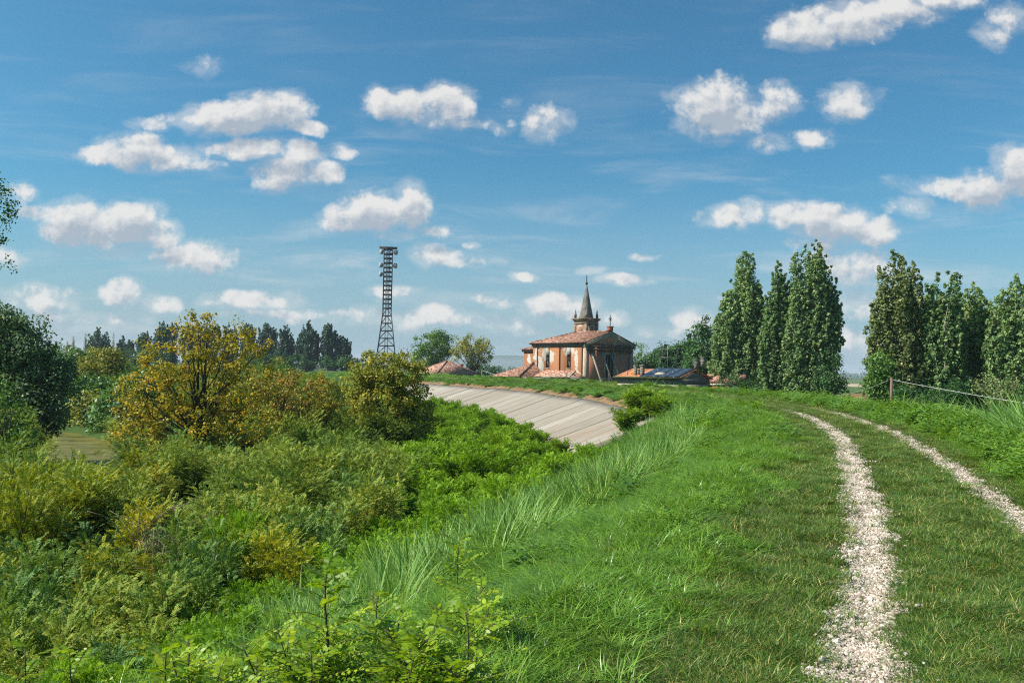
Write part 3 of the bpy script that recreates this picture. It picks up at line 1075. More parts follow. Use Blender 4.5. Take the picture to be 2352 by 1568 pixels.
# timber shoring of the front
mb = MB()
for z_ in (9.95, 10.55):
    mb.box(0.35, FW - 0.3, -0.42, -0.16, z_, z_ + 0.28)
for x_ in (1.1, 3.9, 6.4, 9.0, 11.6):
    mb.box(x_ - 0.11, x_ + 0.11, -0.64, -0.424, 9.2, 11.3)
mb.build('brace_beams', M_WOODD, CH)
for (x_, z_, y1_) in ((1.1, 9.4, -4.4), (3.9, 9.4, -4.4), (6.4, 9.2, -4.2), (9.0, 9.4, -4.2), (11.6, 9.4, -4.2)):
    mb = MB()
    mb.bar((x_, -0.55, z_), (x_ + 0.1, y1_, 1.0), 0.24)
    mb.build('raking_shore', M_WOOD, CH)
for (a_, b_) in (((4.3, -1.8, 6.6), (2.3, -4.2, 1.2)), ((6.9, -1.8, 6.6), (4.6, -4.0, 1.2)), ((1.6, -3.4, 2.4), (0.6, -4.6, 0.9))):
    mb = MB()
    mb.bar(a_, b_, 0.16)
    mb.build('cross_brace', M_WOOD, CH)

# ------------------------------------------------------------------ house with solar panels
TH_ = math.atan2(-0.65, 0.76)
HL, HWD = 8.7, 8.0
HX = Vector((18.8 - 0.76 * HL, 93 + 0.65 * HL, PLAIN))
HO = empty('solar_house', HX, 'low rendered farmhouse with an orange lichen tiled roof carrying dark solar panels', 'house', rotz=TH_)
HE, HR = 5.55, 6.55         # eave, ridge above the plain
mb = MB()
mb.box(0.3, HL - 0.3, 0.3, HWD - 0.3, 0, HE - 0.75)
mb.build('wall', M_PALE, HO)
mb = MB()
mb.box(0.26, HL - 0.26, 0.26, HWD - 0.26, HE - 0.748, HE - 0.12)
mb.prism([(HL - 0.4, 0.3, HE - 0.12), (HL - 0.4, HWD - 0.3, HE - 0.12), (HL - 0.4, HWD / 2, HR - 0.14)], (0.14, 0, 0))
mb.prism([(0.26, 0.3, HE - 0.12), (0.26, HWD - 0.3, HE - 0.12), (0.26, HWD / 2, HR - 0.14)], (0.14, 0, 0))
mb.build('shade_toned_wall', M_GREYW, HO)  # shadow under the eaves and on the gables, painted as darker wall colour
mb = MB()
top = [(0, -0.1, HE), (HL, -0.1, HE), (HL, HWD / 2, HR), (0, HWD / 2, HR), (0, HWD + 0.1, HE), (HL, HWD + 0.1, HE)]
bot = [(p[0], p[1], p[2] - 0.12) for p in top]
mb.add(top + bot, [(0, 1, 2, 3), (3, 2, 5, 4), (6, 9, 8, 7), (9, 10, 11, 8), (0, 6, 7, 1), (1, 7, 8, 2), (2, 8, 11, 5), (5, 11, 10, 4), (4, 10, 9, 3), (3, 9, 6, 0)])
rf = mb.build('roof', M_TILE3, HO)
mb = MB()
mb.tube([(-0.05, -0.14, HE - 0.04), (HL + 0.05, -0.14, HE - 0.04)], 0.11, 6)
mb.build('mossy_gutter', plain('moss', (0.06, 0.07, 0.03), 0.95, 0.1, 0, 0.4, 3), HO)
sr = (HR - HE) / (HWD / 2 + 0.1)


def onroof(x, y, h):
    return (x, y, HE + sr * (y + 0.1) + h)


t = NT('solar_cells')
o = t.n('ShaderNodeTexCoord').outputs['Object']
br = t.n('ShaderNodeTexBrick', {'Vector': o, 'Scale': 6.0, 'Color1': (0.020, 0.028, 0.045, 1), 'Color2': (0.026, 0.035, 0.055, 1), 'Mortar': (0.09, 0.10, 0.11, 1), 'Mortar Size': 0.012}, offset=0.0)
M_SOLAR = t.done(br.outputs[0], 0.22, None, 0.6)
px_, py_ = 1.28, 1.02
for r_ in range(4):
    for c_ in range(4):
        xa = HL - 5.25 + c_ * px_ - 0.02 * r_
        ya = 0.05 + r_ * py_
        if (r_, c_) == (1, 1) or (r_, c_) == (2, 1):
            if (r_, c_) == (1, 1):
                continue
        mb = MB()
        V = [onroof(xa, ya, 0.10), onroof(xa + px_ - 0.04, ya, 0.10), onroof(xa + px_ - 0.04, ya + py_ - 0.04, 0.10), onroof(xa, ya + py_ - 0.04, 0.10)]
        V += [(v[0], v[1], v[2] - 0.05) for v in V]
        mb.add(V, [(0, 1, 2, 3), (4, 7, 6, 5), (0, 4, 5, 1), (1, 5, 6, 2), (2, 6, 7, 3), (3, 7, 4, 0)])
        mb.build('solar_panel', M_SOLAR, HO)
mb = MB()
V = [onroof(HL - 3.9, 1.2, 0.12), onroof(HL - 2.8, 1.2, 0.12), onroof(HL - 2.8, 2.0, 0.12), onroof(HL - 3.9, 2.0, 0.12)]
V += [(v[0], v[1], v[2] - 0.1) for v in V]
mb.add(V, [(0, 1, 2, 3), (4, 7, 6, 5), (0, 4, 5, 1), (1, 5, 6, 2), (2, 6, 7, 3), (3, 7, 4, 0)])
mb.build('skylight', M_PALE, rf)


def chimney(x, y, w, h, mat=M_WOOD):
    b = onroof(x, y, -0.15)
    mb = MB()
    mb.box(x - w / 2, x + w / 2, y - w / 2, y + w / 2, b[2], b[2] + h)
    for k in range(3):
        mb.box(x - w / 2 - 0.05, x + w / 2 + 0.05, y - w / 2 - 0.05, y + w / 2 + 0.05, b[2] + h * (0.55 + 0.18 * k), b[2] + h * (0.55 + 0.18 * k) + 0.07)
    mb.box(x - w / 2 - 0.08, x + w / 2 + 0.08, y - w / 2 - 0.08, y + w / 2 + 0.08, b[2] + h + 0.002, b[2] + h + 0.09)
    mb.build('chimney', mat, rf)


chimney(2.35, 1.0, 0.30, 1.15)
chimney(2.75, 1.05, 0.18, 0.7)
chimney(3.55, 0.55, 0.36, 1.3)
chimney(HL - 0.5, HWD / 2 + 0.9, 0.42, 1.05, M_TRIMD)
chimney(HL - 0.35, HWD - 1.8, 0.36, 1.0, M_WOOD)
mb = MB()
b = onroof(1.4, 0.75, -0.1)
mb.tube([b, (b[0], b[1], b[2] + 0.55)], 0.06, 6)
mb.build('vent_pipe', M_BRICK, rf)
mb = MB()                                   # window heads just above the dike grass
mb.box(2.2, 3.2, 0.26, 0.30, HE - 1.9, HE - 0.95)
mb.build('window', M_DARK, HO)
mb = MB()
mb.box(6.0, 7.0, 0.26, 0.30, HE - 1.9, HE - 1.05)
mb.build('window', M_DARK, HO)
# TV antenna on the ridge
mb = MB()
ax, ay, az = HL * 0.56, HWD / 2, HR - 0.1
mb.tube([(ax, ay, az), (ax, ay, az + 2.75)], 0.028, 5)
for z_ in (az + 2.45, az + 1.5):
    mb.bar((ax - 0.75, ay - 0.2, z_), (ax + 0.75, ay + 0.2, z_), 0.035)
    for k in range(6):
        x_ = ax - 0.7 + 0.28 * k
        mb.bar((x_, ay - 0.3 - 0.1, z_ + 0.03), (x_ - 0.1, ay + 0.35, z_ + 0.03), 0.022)
mb.build('antenna', M_WOOD, HO)

# brick shed with white coping by the poplars
p = at(1655, 890, 97)
SH = empty('brick_shed', (p.x, p.y, PLAIN), 'small orange brick shed with white coping beside the poplars', 'shed', rotz=TH_)
mb = MB(); mb.box(-0.9, 0.9, -1.2, 1.2, 0, 4.75); mb.build('wall', M_BRICK, SH)
mb = MB(); mb.box(-1.0, 1.0, -1.3, 1.3, 4.752, 4.95); mb.build('coping', M_PALE, SH)
p = at(1668, 880, 103)
SH2 = empty('tiled_outbuilding', (p.x, p.y, PLAIN), 'brown tiled outbuilding roof behind the orange brick shed', 'outbuilding', rotz=TH_)
mb = MB(); mb.box(-2.2, 2.2, -1.6, 1.6, 0, 5.0); mb.build('wall', M_GREYW, SH2)
mb = MB()
mb.prism([(-2.5, -1.9, 5.0), (-2.5, 1.9, 5.0), (-2.5, 0, 6.1)], (5.0, 0, 0))
mb.build('roof', M_TILE, SH2)
p = at(1810, 905, 88)
SH3 = empty('garden_wall', (p.x, p.y, PLAIN), 'red brick garden wall at the foot of the widest poplar', 'wall', rotz=TH_)
mb = MB(); mb.box(-1.2, 1.2, -0.15, 0.15, 0, 3.6); mb.build('brick_face', M_BRICK, SH3)
mb = MB(); mb.box(-1.3, 1.3, -0.2, 0.2, 3.602, 3.7); mb.build('coping', M_TRIM, SH3)

# house at the left whose hipped roof shows over the dike
p = at(1026, 828, 205)
LH = empty('hipped_house', (p.x, p.y, PLAIN), 'house half hidden behind the dike with a pale pink hipped tile roof', 'house', rotz=math.atan2(0.55, 0.83))
rz = p.z - PLAIN
mb = MB(); mb.box(-6.2, 6.2, -6.2, 6.2, 0, rz - 3.9); mb.build('wall', M_PALE, LH)
mb = MB()
ev_ = rz - 3.7
A = [(-6.9, -6.9, ev_), (6.9, -6.9, ev_), (6.9, 6.9, ev_), (-6.9, 6.9, ev_), (0, -0.2, rz), (0, 0.2, rz)]
mb.add(A, [(0, 1, 4), (1, 2, 5, 4), (2, 3, 5), (3, 0, 4, 5), (0, 3, 2, 1)])
lr = mb.build('roof', M_TILE2, LH)
mb = MB()
for k in range(4):
    mb.tube([A[4 if k < 2 else 5], A[k]], 0.16, 5)
mb.build('ridge_tiles', M_TILE, lr)
mb = MB()
mb.box(3.4, 4.1, -1.2, -0.5, rz - 2.6, rz - 0.9)
mb.box(3.3, 4.2, -1.3, -0.4, rz - 0.898, rz - 0.75)
mb.build('chimney', M_BRICK, lr)

# ------------------------------------------------------------------ lattice telecom tower
TD = 320.0
tb = at(887, 800, TD)
TW = empty('telecom_tower', (tb.x, tb.y, PLAIN), 'tall dark steel lattice telecom tower carrying white dish antennas', 'tower', rotz=R_(8))
ztop = at(893, 571, TD).z - PLAIN
zw = at(887, 716, TD).z - PLAIN
zb800 = at(887, 800, TD).z - PLAIN
wt, wwst = 3.3, 3.1
w800 = 6.3


def half(z):
    if z >= zw:
        return (wwst + (wt - wwst) * (z - zw) / (ztop - zw)) / 2
    return (wwst + (w800 - wwst) * ((zw - z) / (zw - zb800)) ** 1.0) / 2


zs = [0.0]
z = 0.0
while z < ztop:
    step = 2.9 if z < zw else 1.75
    z = min(ztop, z + step)
    zs.append(z)
for (sx, sy) in ((-1, -1), (1, -1), (1, 1), (-1, 1)):
    mb = MB()
    for k in (0, zw, ztop):
        pass
    pts = [(sx * half(z_), sy * half(z_), z_) for z_ in (0, zw, ztop)]
    mb.bar(pts[0], pts[1], 0.40)
    mb.bar(pts[1], pts[2], 0.42)
    mb.build('leg', M_IRON, TW)
mb = MB()
for i in range(len(zs) - 1):
    za, zb_ = zs[i], zs[i + 1]
    ha, hb = half(za), half(zb_)
    ca = [(-ha, -ha, za), (ha, -ha, za), (ha, ha, za), (-ha, ha, za)]
    cb = [(-hb, -hb, zb_), (hb, -hb, zb_), (hb, hb, zb_), (-hb, hb, zb_)]
    for k in range(4):
        k2 = (k + 1) % 4
        mb.bar(cb[k], cb[k2], 0.28 if zb_ < zw else 0.42)
        if za < zw - 1:
            m_ = tuple((Vector(cb[k]) + Vector(cb[k2])) / 2)
            mb.bar(ca[k], m_, 0.15)
            mb.bar(ca[k2], m_, 0.15)
        else:
            mb.bar(ca[k] if i % 2 else ca[k2], cb[k2] if i % 2 else cb[k], 0.15)
mb.build('bracing', M_IRON, TW)
mb = MB()
for (x_, y_) in ((-0.55, -0.5), (0.55, -0.5), (-0.55, 0.5), (0.55, 0.5)):
    mb.bar((x_, y_, 0), (x_, y_, ztop), 0.20)
z = 0.6
while z < ztop:
    mb.bar((-0.55, -0.5, z), (0.55, -0.5, z), 0.07)
    z += 0.75
mb.build('ladder_shaft', M_IRON, TW)
mb = MB()
for (y_) in (-2.4, -0.8, 0.8, 2.4):
    mb.bar((-3.4, y_, ztop + 0.25), (3.4, y_, ztop + 0.25), 0.22)
for x_ in np.linspace(-3.3, 3.3, 9):
    mb.bar((x_, -2.5, ztop + 0.42), (x_, 2.5, ztop + 0.42), 0.14)
mb.bar((-1.6, -1.6, ztop), (-3.2, -2.4, ztop + 0.2), 0.15)
mb.bar((1.6, -1.6, ztop), (3.2, -2.4, ztop + 0.2), 0.15)
for x_ in (-0.9, 1.2):
    mb.bar((x_, 0, ztop + 0.4), (x_, 0, ztop + 1.1), 0.08)
mb.build('top_platform', M_IRON, TW)
M_DISH = plain('dish_white', (0.30, 0.30, 0.30), 0.5, 0.4, 0, 0.15)
K = 1045 / 300.0
for (zx, zy, rot) in ((352, 200, 200), (527, 205, -25), (343, 376, 195), (520, 381, -20), (340, 494, 195)):
    ppx, ppy = (1350 + zx / K) / 1.6531, (900 + zy / K) / 1.6531
    g = at(ppx, ppy, TD)
    a = R_(rot)
    lx, lz = g.x - tb.x, g.z - PLAIN
    mb = MB()
    n = 14
    prof = [(0.12, 0.0), (0.55, 0.10), (0.85, 0.32), (1.0, 0.62), (1.0, 1.20), (0.92, 1.30), (0.05, 1.38)]
    V = []
    fx, fy = math.cos(a), math.sin(a)
    cx_ = lx - fx * 0.6
    for (r, h) in prof:
        for k in range(n):
            b_ = 2 * PI * k / n
            V.append((cx_ + fx * h - fy * r * math.cos(b_), -0.6 + fy * h + fx * r * math.cos(b_), lz + r * math.sin(b_)))
    F = []
    for i in range(len(prof) - 1):
        for k in range(n):
            F.append((i * n + k, i * n + (k + 1) % n, (i + 1) * n + (k + 1) % n, (i + 1) * n + k))
    F.append(tuple(range(n)))
    F.append(tuple((len(prof) - 1) * n + k for k in range(n)))
    mb.add(V, F)
    d_ = mb.build('dish_antenna', M_DISH, TW, smooth=True)
    mb = MB()
    s_ = -1 if lx < 0 else 1
    mb.bar((cx_, -0.6, lz), (s_ * half(lz), -0.6, lz), 0.16)
    mb.bar((cx_, -0.6, lz - 0.6), (cx_, -0.6, lz + 0.7), 0.12)
    mb.build('bracket', M_IRON, d_)

# ------------------------------------------------------------------ poles and wires on the landward slope
t = NT('pole_wood')
o = t.n('ShaderNodeTexCoord').outputs['Object']
wc = t.ramp(t.noise(t.n('ShaderNodeVectorMath', {0: o, 1: (9, 9, 0.8)}, operation='MULTIPLY').outputs[0], 1.0, 5, 0.6),
            [(0.3, (0.11, 0.065, 0.045)), (0.7, (0.23, 0.165, 0.125))])
M_POLE = t.done(wc, 0.85, None, 0.2)
M_WIRE = plain('pale_cable', (0.52, 0.50, 0.46), 0.5, 0.4)


def pole(px, pytop, depth, label, r=0.075, group=None, h=None):
    p = at(px, pytop, depth)
    b = gz(p.x, p.y) - 0.15
    rt = empty('telephone_pole', (p.x, p.y, b), label, 'pole', group)
    mb = MB()
    mb.tube([(0, 0, 0), (0.01, 0, (p.z - b) * 0.5), (0.015, 0, p.z - b)], [r * 1.12, r * 1.03, r * 0.95], 10)
    mb.build('post', M_POLE, rt)
    mb = MB()
    mb.bar((-r - 0.10, 0, p.z - b - 0.13), (r + 0.10, 0, p.z - b - 0.13), 0.05)
    mb.tube([(r + 0.09, 0, p.z - b - 0.13), (r + 0.09, 0, p.z - b - 0.02)], 0.035, 6)
    mb.tube([(-r - 0.09, 0, p.z - b - 0.13), (-r - 0.09, 0, p.z - b - 0.02)], 0.035, 6)
    mb.build('bracket', M_IRON, rt)
    return p + Vector((0, 0, -0.10))


def wire(a, b, sag, label, r=0.018, n=24):
    a, b = Vector(a), Vector(b)
    mb = MB()
    mb.tube([tuple(a.lerp(b, k / n) + Vector((0, 0, -4 * sag * (k / n) * (1 - k / n)))) for k in range(n + 1)], r, 5)
    o = mb.build('cable', M_WIRE)
    tag(o, label, 'cable')


PA = pole(2047, 868, 46, 'short brown wooden pole carrying two pale cables before the right hand poplars')
PB = pole(1301, 856, 138, 'small dark post standing in front of the church aisle roof', 0.13)
PC = pole(1107, 849, 172, 'thin post beside the pink hipped roof', 0.13)
b2 = at(2560, 958, 22)
wire(PA + Vector((0.1, 0, 0)), b2, 0.05, 'pale cable sloping down from the pole to the right edge', 0.012)
e2 = at(1885, 907, 72)
wire(PA + Vector((-0.1, 0, 0)), e2, 0.35, 'pale cable running from the pole down behind the dike crown', 0.011)
wire(PC, PB, 1.2, 'slack cable between the two far posts before the church', 0.03)
wire(PB, at(1420, 884, 112), 0.4, 'cable running from the dark post past the timber shores', 0.03)
wire(PB + Vector((0, 0, -0.35)), at(1420, 888, 112), 0.5, 'lower cable running past the timber shores', 0.03)


# ------------------------------------------------------------------ foliage
def unit(v):
    return v / np.maximum(np.linalg.norm(v, axis=-1, keepdims=True), 1e-9)


def rnd_dir(r, n):
    return unit(r.normal(size=(n, 3)))


def leaves(C, N, size, r, aspect=0.62, tint=None):
    """diamond leaves, folded a little along the midrib"""
    n = len(C)
    T = unit(np.cross(N, rnd_dir(r, n)))
    B = np.cross(N, T)
    s = size[:, None]
    fold = N * s * 0.10
    V = np.stack([C - T * s * 0.5, C + B * s * aspect * 0.5 + fold - T * s * 0.05, C + T * s * 0.5, C - B * s * aspect * 0.5 + fold - T * s * 0.05], 1).reshape(-1, 3)
    F = np.arange(4 * n).reshape(n, 4)
    tt = np.repeat(tint if tint is not None else r.random(n), 4)
    return V, F, tt


def clump_leaves(r, cen, rad, per, size, axis_pt=None, up=0.35, flat=0.85, spread=0.6):
    """cen (m,3), rad (m,), per leaves each; leaves face out of their clump, some any way"""
    m = len(cen)
    k = np.repeat(np.arange(m), per)
    d = rnd_dir(r, len(k))
    d[:, 2] *= flat
    dist = rad[k] * r.random(len(k)) ** 0.42
    C = cen[k] + d * dist[:, None]
    N = unit(d * 0.75 + rnd_dir(r, len(k)) * spread + np.array([0, 0, up]))
    ct = r.random(m)
    tint = np.clip(0.45 * ct[k] + 0.55 * r.random(len(k)), 0, 1)
    s = size * r.uniform(0.7, 1.3, len(k))
    return leaves(C, N, s, r, 0.66, tint)


BARK = plain('grey_brown_bark', (0.13, 0.105, 0.08), 0.95, 0.1, 0, 0.4, 5)
BARKD = plain('dark_bark', (0.055, 0.045, 0.035), 0.95, 0.1, 0, 0.4, 5)
BARKP = plain('pale_poplar_bark', (0.25, 0.23, 0.18), 0.95, 0.1, 0, 0.35, 4)

L_POP = leaf_mat('poplar_leaves', [(0.15, (0.090, 0.163, 0.061)), (0.5, (0.185, 0.291, 0.106)), (0.85, (0.374, 0.458, 0.178))], 0.22, 0.15, 0.55, 0.15, 0.8)
L_POPR = leaf_mat('browning_poplar_leaves', [(0.15, (0.099, 0.138, 0.054)), (0.55, (0.207, 0.256, 0.092)), (0.82, (0.395, 0.378, 0.154)), (0.95, (0.600, 0.278, 0.135))], 0.22, 0.15, 0.55, 0.15, 0.8)
L_DARK = leaf_mat('dark_green_leaves', [(0.15, (0.025, 0.074, 0.022)), (0.5, (0.050, 0.126, 0.034)), (0.85, (0.106, 0.203, 0.056))], 0.2, 0.2, 0.5, 0.15, 0.8)
L_MID = leaf_mat('mid_green_leaves', [(0.15, (0.046, 0.115, 0.019)), (0.5, (0.094, 0.199, 0.029)), (0.85, (0.189, 0.314, 0.047))], 0.28, 0.35, 0.45, 0.2, 0.75)
L_YEL = leaf_mat('yellowing_leaves', [(0.05, (0.113, 0.157, 0.020)), (0.33, (0.248, 0.243, 0.026)), (0.60, (0.464, 0.373, 0.032)), (0.84, (0.600, 0.410, 0.038)), (0.97, (0.583, 0.259, 0.040))], 0.34, 0.18, 0.5, 0.0, 1.0, 1.15)
L_ORA = leaf_mat('rusty_leaves', [(0.10, (0.101, 0.138, 0.018)), (0.35, (0.235, 0.212, 0.026)), (0.65, (0.390, 0.244, 0.031)), (0.92, (0.438, 0.195, 0.039))], 0.28, 0.3, 0.5, 0.0, 1.0, 1.1)
L_OLI = leaf_mat('olive_yellow_leaves', [(0.10, (0.106, 0.157, 0.020)), (0.4, (0.222, 0.246, 0.029)), (0.75, (0.367, 0.335, 0.041)), (0.95, (0.521, 0.393, 0.055))], 0.28, 0.18, 0.5, 0.0, 1.0, 1.1)
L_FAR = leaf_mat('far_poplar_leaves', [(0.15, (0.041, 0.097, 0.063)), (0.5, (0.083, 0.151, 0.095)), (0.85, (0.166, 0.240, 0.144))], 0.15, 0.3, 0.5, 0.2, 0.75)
L_WIL = leaf_mat('willow_leaves', [(0.15, (0.055, 0.114, 0.043)), (0.5, (0.101, 0.179, 0.066)), (0.85, (0.194, 0.268, 0.108))], 0.25, 0.3, 0.45, 0.15, 0.8)
L_SPR = leaf_mat('spruce_needles', [(0.15, (0.026, 0.070, 0.034)), (0.5, (0.054, 0.113, 0.051)), (0.85, (0.100, 0.168, 0.077))], 0.1, 0.2, 0.6, 0.15, 0.8)

TREES = {}


def tree(name, label, cat, loc, cen, rad, per, size, lmat, bark, trunk_h, trunk_r, r, group=None, limbs=14, spread=0.6, up=0.35, lean=(0, 0), twin=None, limb_r=0.35, flat=0.85):
    """an Empty at the foot; crown (leaf clumps) and trunk with its limbs are the parts"""
    root = empty(name, loc, label, cat, group)
    V, F, tt = clump_leaves(r, cen, rad, per, size, None, up, flat, spread)
    link('crown', fast_mesh('crown', V, F, {'tint': tt}), lmat, root)
    mb = MB()
    stems = [(0, 0)] if twin is None else twin
    pys = random.Random(int(r.integers(1e9)))
    for (sx, sy) in stems:
        pts, rs = [], []
        nseg = 7
        for k in range(nseg + 1):
            f = k / nseg
            pts.append((sx + lean[0] * f + pys.uniform(-1, 1) * trunk_r * 0.5 * (k > 0), sy + lean[1] * f + pys.uniform(-1, 1) * trunk_r * 0.5 * (k > 0), f * trunk_h))
            rs.append(trunk_r * (1.25 if k == 0 else 1.0) * (1 - 0.82 * f))
        mb.tube(pts, rs, 8)
        sel = r.choice(len(cen), min(limbs // len(stems), len(cen)), replace=False)
        for j in sel:
            c = Vector(cen[j])
            z0 = max(0.12 * trunk_h, min(c.z * 0.62, trunk_h * 0.9)) * pys.uniform(0.7, 1.0)
            f = z0 / trunk_h
            a = Vector((sx + lean[0] * f, sy + lean[1] * f, z0))
            m1 = a.lerp(c, 0.4) + Vector((0, 0, -0.06 * (c - a).length))
            m2 = a.lerp(c, 0.75) + Vector((pys.uniform(-1, 1), pys.uniform(-1, 1), 0)) * 0.05 * (c - a).length
            rb = trunk_r * (1 - 0.8 * f) * limb_r + 0.012
            mb.tube([a, m1, m2, c], [rb, rb * 0.75, rb * 0.5, rb * 0.22], 5)
    mb.build('trunk', bark, root)
    return root


def column(r, leaders, dens=1.0):
    """clump centres and radii of upright poplar leaders: (dx, dy, z0, z1, R, belly).
    Every leader is a sheaf of steep branches that end in pointed tips."""
    C, Rd = [], []
    for (dx, dy, z0, z1, R, bel) in leaders:
        H = z1 - z0
        nb = int((9 + 3.2 * H * R ** 0.5) * dens)
        f0 = np.concatenate(([0.80], r.uniform(-0.05, 0.74, nb)))
        az = r.uniform(0, 2 * PI, nb + 1)
        ln = H * r.uniform(0.17, 0.30, nb + 1)
        ln[0] = H * 0.20
        ft = np.minimum(f0 + ln / H, 1.0)
        prof = np.minimum(1.0, ft / 0.16 + 0.25) * np.clip(1.02 - ft, 0, 1) ** (bel * 0.72) * 1.2
        rt = R * np.minimum(prof, 1.0) * np.sqrt(r.uniform(0.25, 1.05, nb + 1))
        rt[0] = 0.0
        k = 8
        t = np.linspace(0.12, 1.0, k)[None, :]
        rad = rt[:, None] * (0.35 + 0.65 * t ** 0.7)
        z = z0 + np.maximum(f0[:, None] * H + (ft - f0)[:, None] * H * t, 0.1)
        lx = dx * np.minimum(1.0, 0.35 + 1.4 * (z - z0) / H)
        c = np.stack([lx + rad * np.cos(az)[:, None], dy + rad * np.sin(az)[:, None], z], -1)
        c += r.normal(0, 0.10, c.shape) * R ** 0.5
        rr2 = R * 0.27 * (1.12 - 0.85 * t) * r.uniform(0.7, 1.25, (nb + 1, k))
        C.append(c.reshape(-1, 3))
        Rd.append(np.clip(rr2, 0.16, 1.0).reshape(-1))
    return np.concatenate(C), np.concatenate(Rd)


def lobes(r, L, n, rad):
    """clumps over the surface of ellipsoid lobes (x, y, z, rx, ry, rz)"""
    C, Rd = [], []
    tot = sum(l[3] * l[5] for l in L)
    for (x, y, z, rx, ry, rz) in L:
        m = max(4, int(n * rx * rz / tot))
        d = rnd_dir(r, m)
        f = r.uniform(0.35, 1.0, m) ** 0.5
        C.append(np.array([x, y, z]) + d * f[:, None] * np.array([rx, ry, rz]) * (1 + 0.12 * r.normal(size=m))[:, None])
        Rd.append(rad * r.uniform(0.6, 1.35, m))
    return np.concatenate(C), np.concatenate(Rd)


def m_at(px, depth):
    """metres per pixel"""
    return depth / FPX


r = np.random.default_rng(21)


def place(px, depth, py=900):
    p = at(px, py, depth)
    return (p.x, p.y, gz(p.x, p.y) - 0.1)


def zrel(px, py, depth, loc):
    return at(px, py, depth).z - loc[2]


def poplar(px, depth, leaders, label, mat=L_POP, per=22, size=0.30, group='tall poplars right of the track', dens=1.0):
    """leaders given in pixels: (x, top y, half width, belly[, foot y])"""
    loc = place(px, depth)
    s = m_at(px, depth)
    ls = []
    for ld in leaders:
        x, ty_, hw, bel = ld[:4]
        z1 = zrel(x, ty_, depth, loc)
        z0 = ld[4] if len(ld) > 4 else 0.8
        ls.append(((x - px) * s, r.uniform(-0.6, 0.6), z0, z1, hw * s * (1.75 if px > 2000 else 1.25), bel))
    C, Rd = column(r, ls, dens)
    H = max(l[3] for l in ls)
    return tree('poplar_tree', label, 'poplar', loc, C, Rd, per, size, mat, BARKP, H * 0.86, 0.28, r, group, 30, 0.65, 0.25, flat=1.35)


poplar(1706, 104, [(1710, 577, 52, .75), (1675, 668, 40, .62), (1738, 655, 36, .6), (1660, 720, 32, .5)], 'broad cone shaped poplar with a single pointed top beside the solar roofed house')
poplar(1781, 100, [(1781, 605, 26, .45), (1800, 655, 24, .5), (1762, 670, 22, .5)], 'slimmest poplar, squeezed between two taller broad ones')
poplar(1862, 98, [(1850, 560, 38, .40), (1872, 556, 26, .40), (1896, 610, 30, .42), (1824, 640, 30, .5), (1908, 668, 24, .4, 5.5)], 'tallest double topped poplar with a stray side limb high on its right')
poplar(2050, 68, [(2048, 584, 34, .42), (2074, 592, 24, .38), (2025, 665, 26, .5)], 'poplar with browning leaves standing directly behind the telephone pole', L_POPR, 24, 0.23)
poplar(2112, 71, [(2110, 612, 26, .42), (2098, 690, 24, .45)], 'second poplar right of the telephone pole, narrow with a blunt top', L_POPR, 24, 0.23)
poplar(2168, 67, [(2156, 626, 22, .42), (2184, 622, 23, .42), (2146, 700, 22, .5)], 'poplar with twin thin tops like a fork, third right of the pole', L_POP, 24, 0.23)
poplar(2236, 69, [(2232, 658, 30, .40), (2256, 668, 26, .42), (2206, 690, 26, .42)], 'shorter bushy topped poplar left of the one cut by the picture edge', L_POP, 24, 0.23)
poplar(2325, 66, [(2330, 632, 34, .42), (2296, 668, 26, .42), (2356, 650, 30, .42)], 'rightmost poplar, cut by the right edge of the picture', L_POP, 24, 0.23)
poplar(2142, 80, [(2138, 690, 30, .42), (2128, 720, 26, .42)], 'shorter poplar standing back between the blunt topped and the fork topped one', L_POP, 24, 0.25)
poplar(2208, 82, [(2206, 705, 32, .42), (2222, 730, 26, .42)], 'shorter poplar standing back between the fork topped and the bushy topped one', L_POP, 24, 0.25)
poplar(2285, 80, [(2282, 700, 34, .42)], 'poplar standing back left of the one cut by the right edge', L_POP, 24, 0.25)
poplar(2432, 68, [(2425, 660, 34, .42), (2456, 640, 30, .42)], 'poplar just beyond the right edge of the picture', L_POP, 16, 0.24)


def round_tree(px, depth, L, label, mat, per, size, n, rad, bark=BARK, name='broadleaf_tree', cat='tree', group=None, trunk=0.2, trunk_h=None, limbs=16, dz=0.0, **kw):
    """lobes given in pixels (x, y, rx, ry)"""
    loc = place(px, depth)
    loc = (loc[0], loc[1], loc[2] + dz)
    s = m_at(px, depth)
    ls = []
    for (x, y, rx, ry) in L:
        ls.append(((x - px) * s, r.uniform(-0.3, 0.3) * rx * s, zrel(x, y, depth, loc), rx * s, min(rx, ry * 1.3) * s * 0.95, ry * s))
    C, Rd = lobes(r, ls, n, rad)
    th = trunk_h or max(l[2] for l in ls)
    return tree(name, label, cat, loc, C, Rd, per, size, mat, bark, th, trunk, r, group, limbs, **kw)


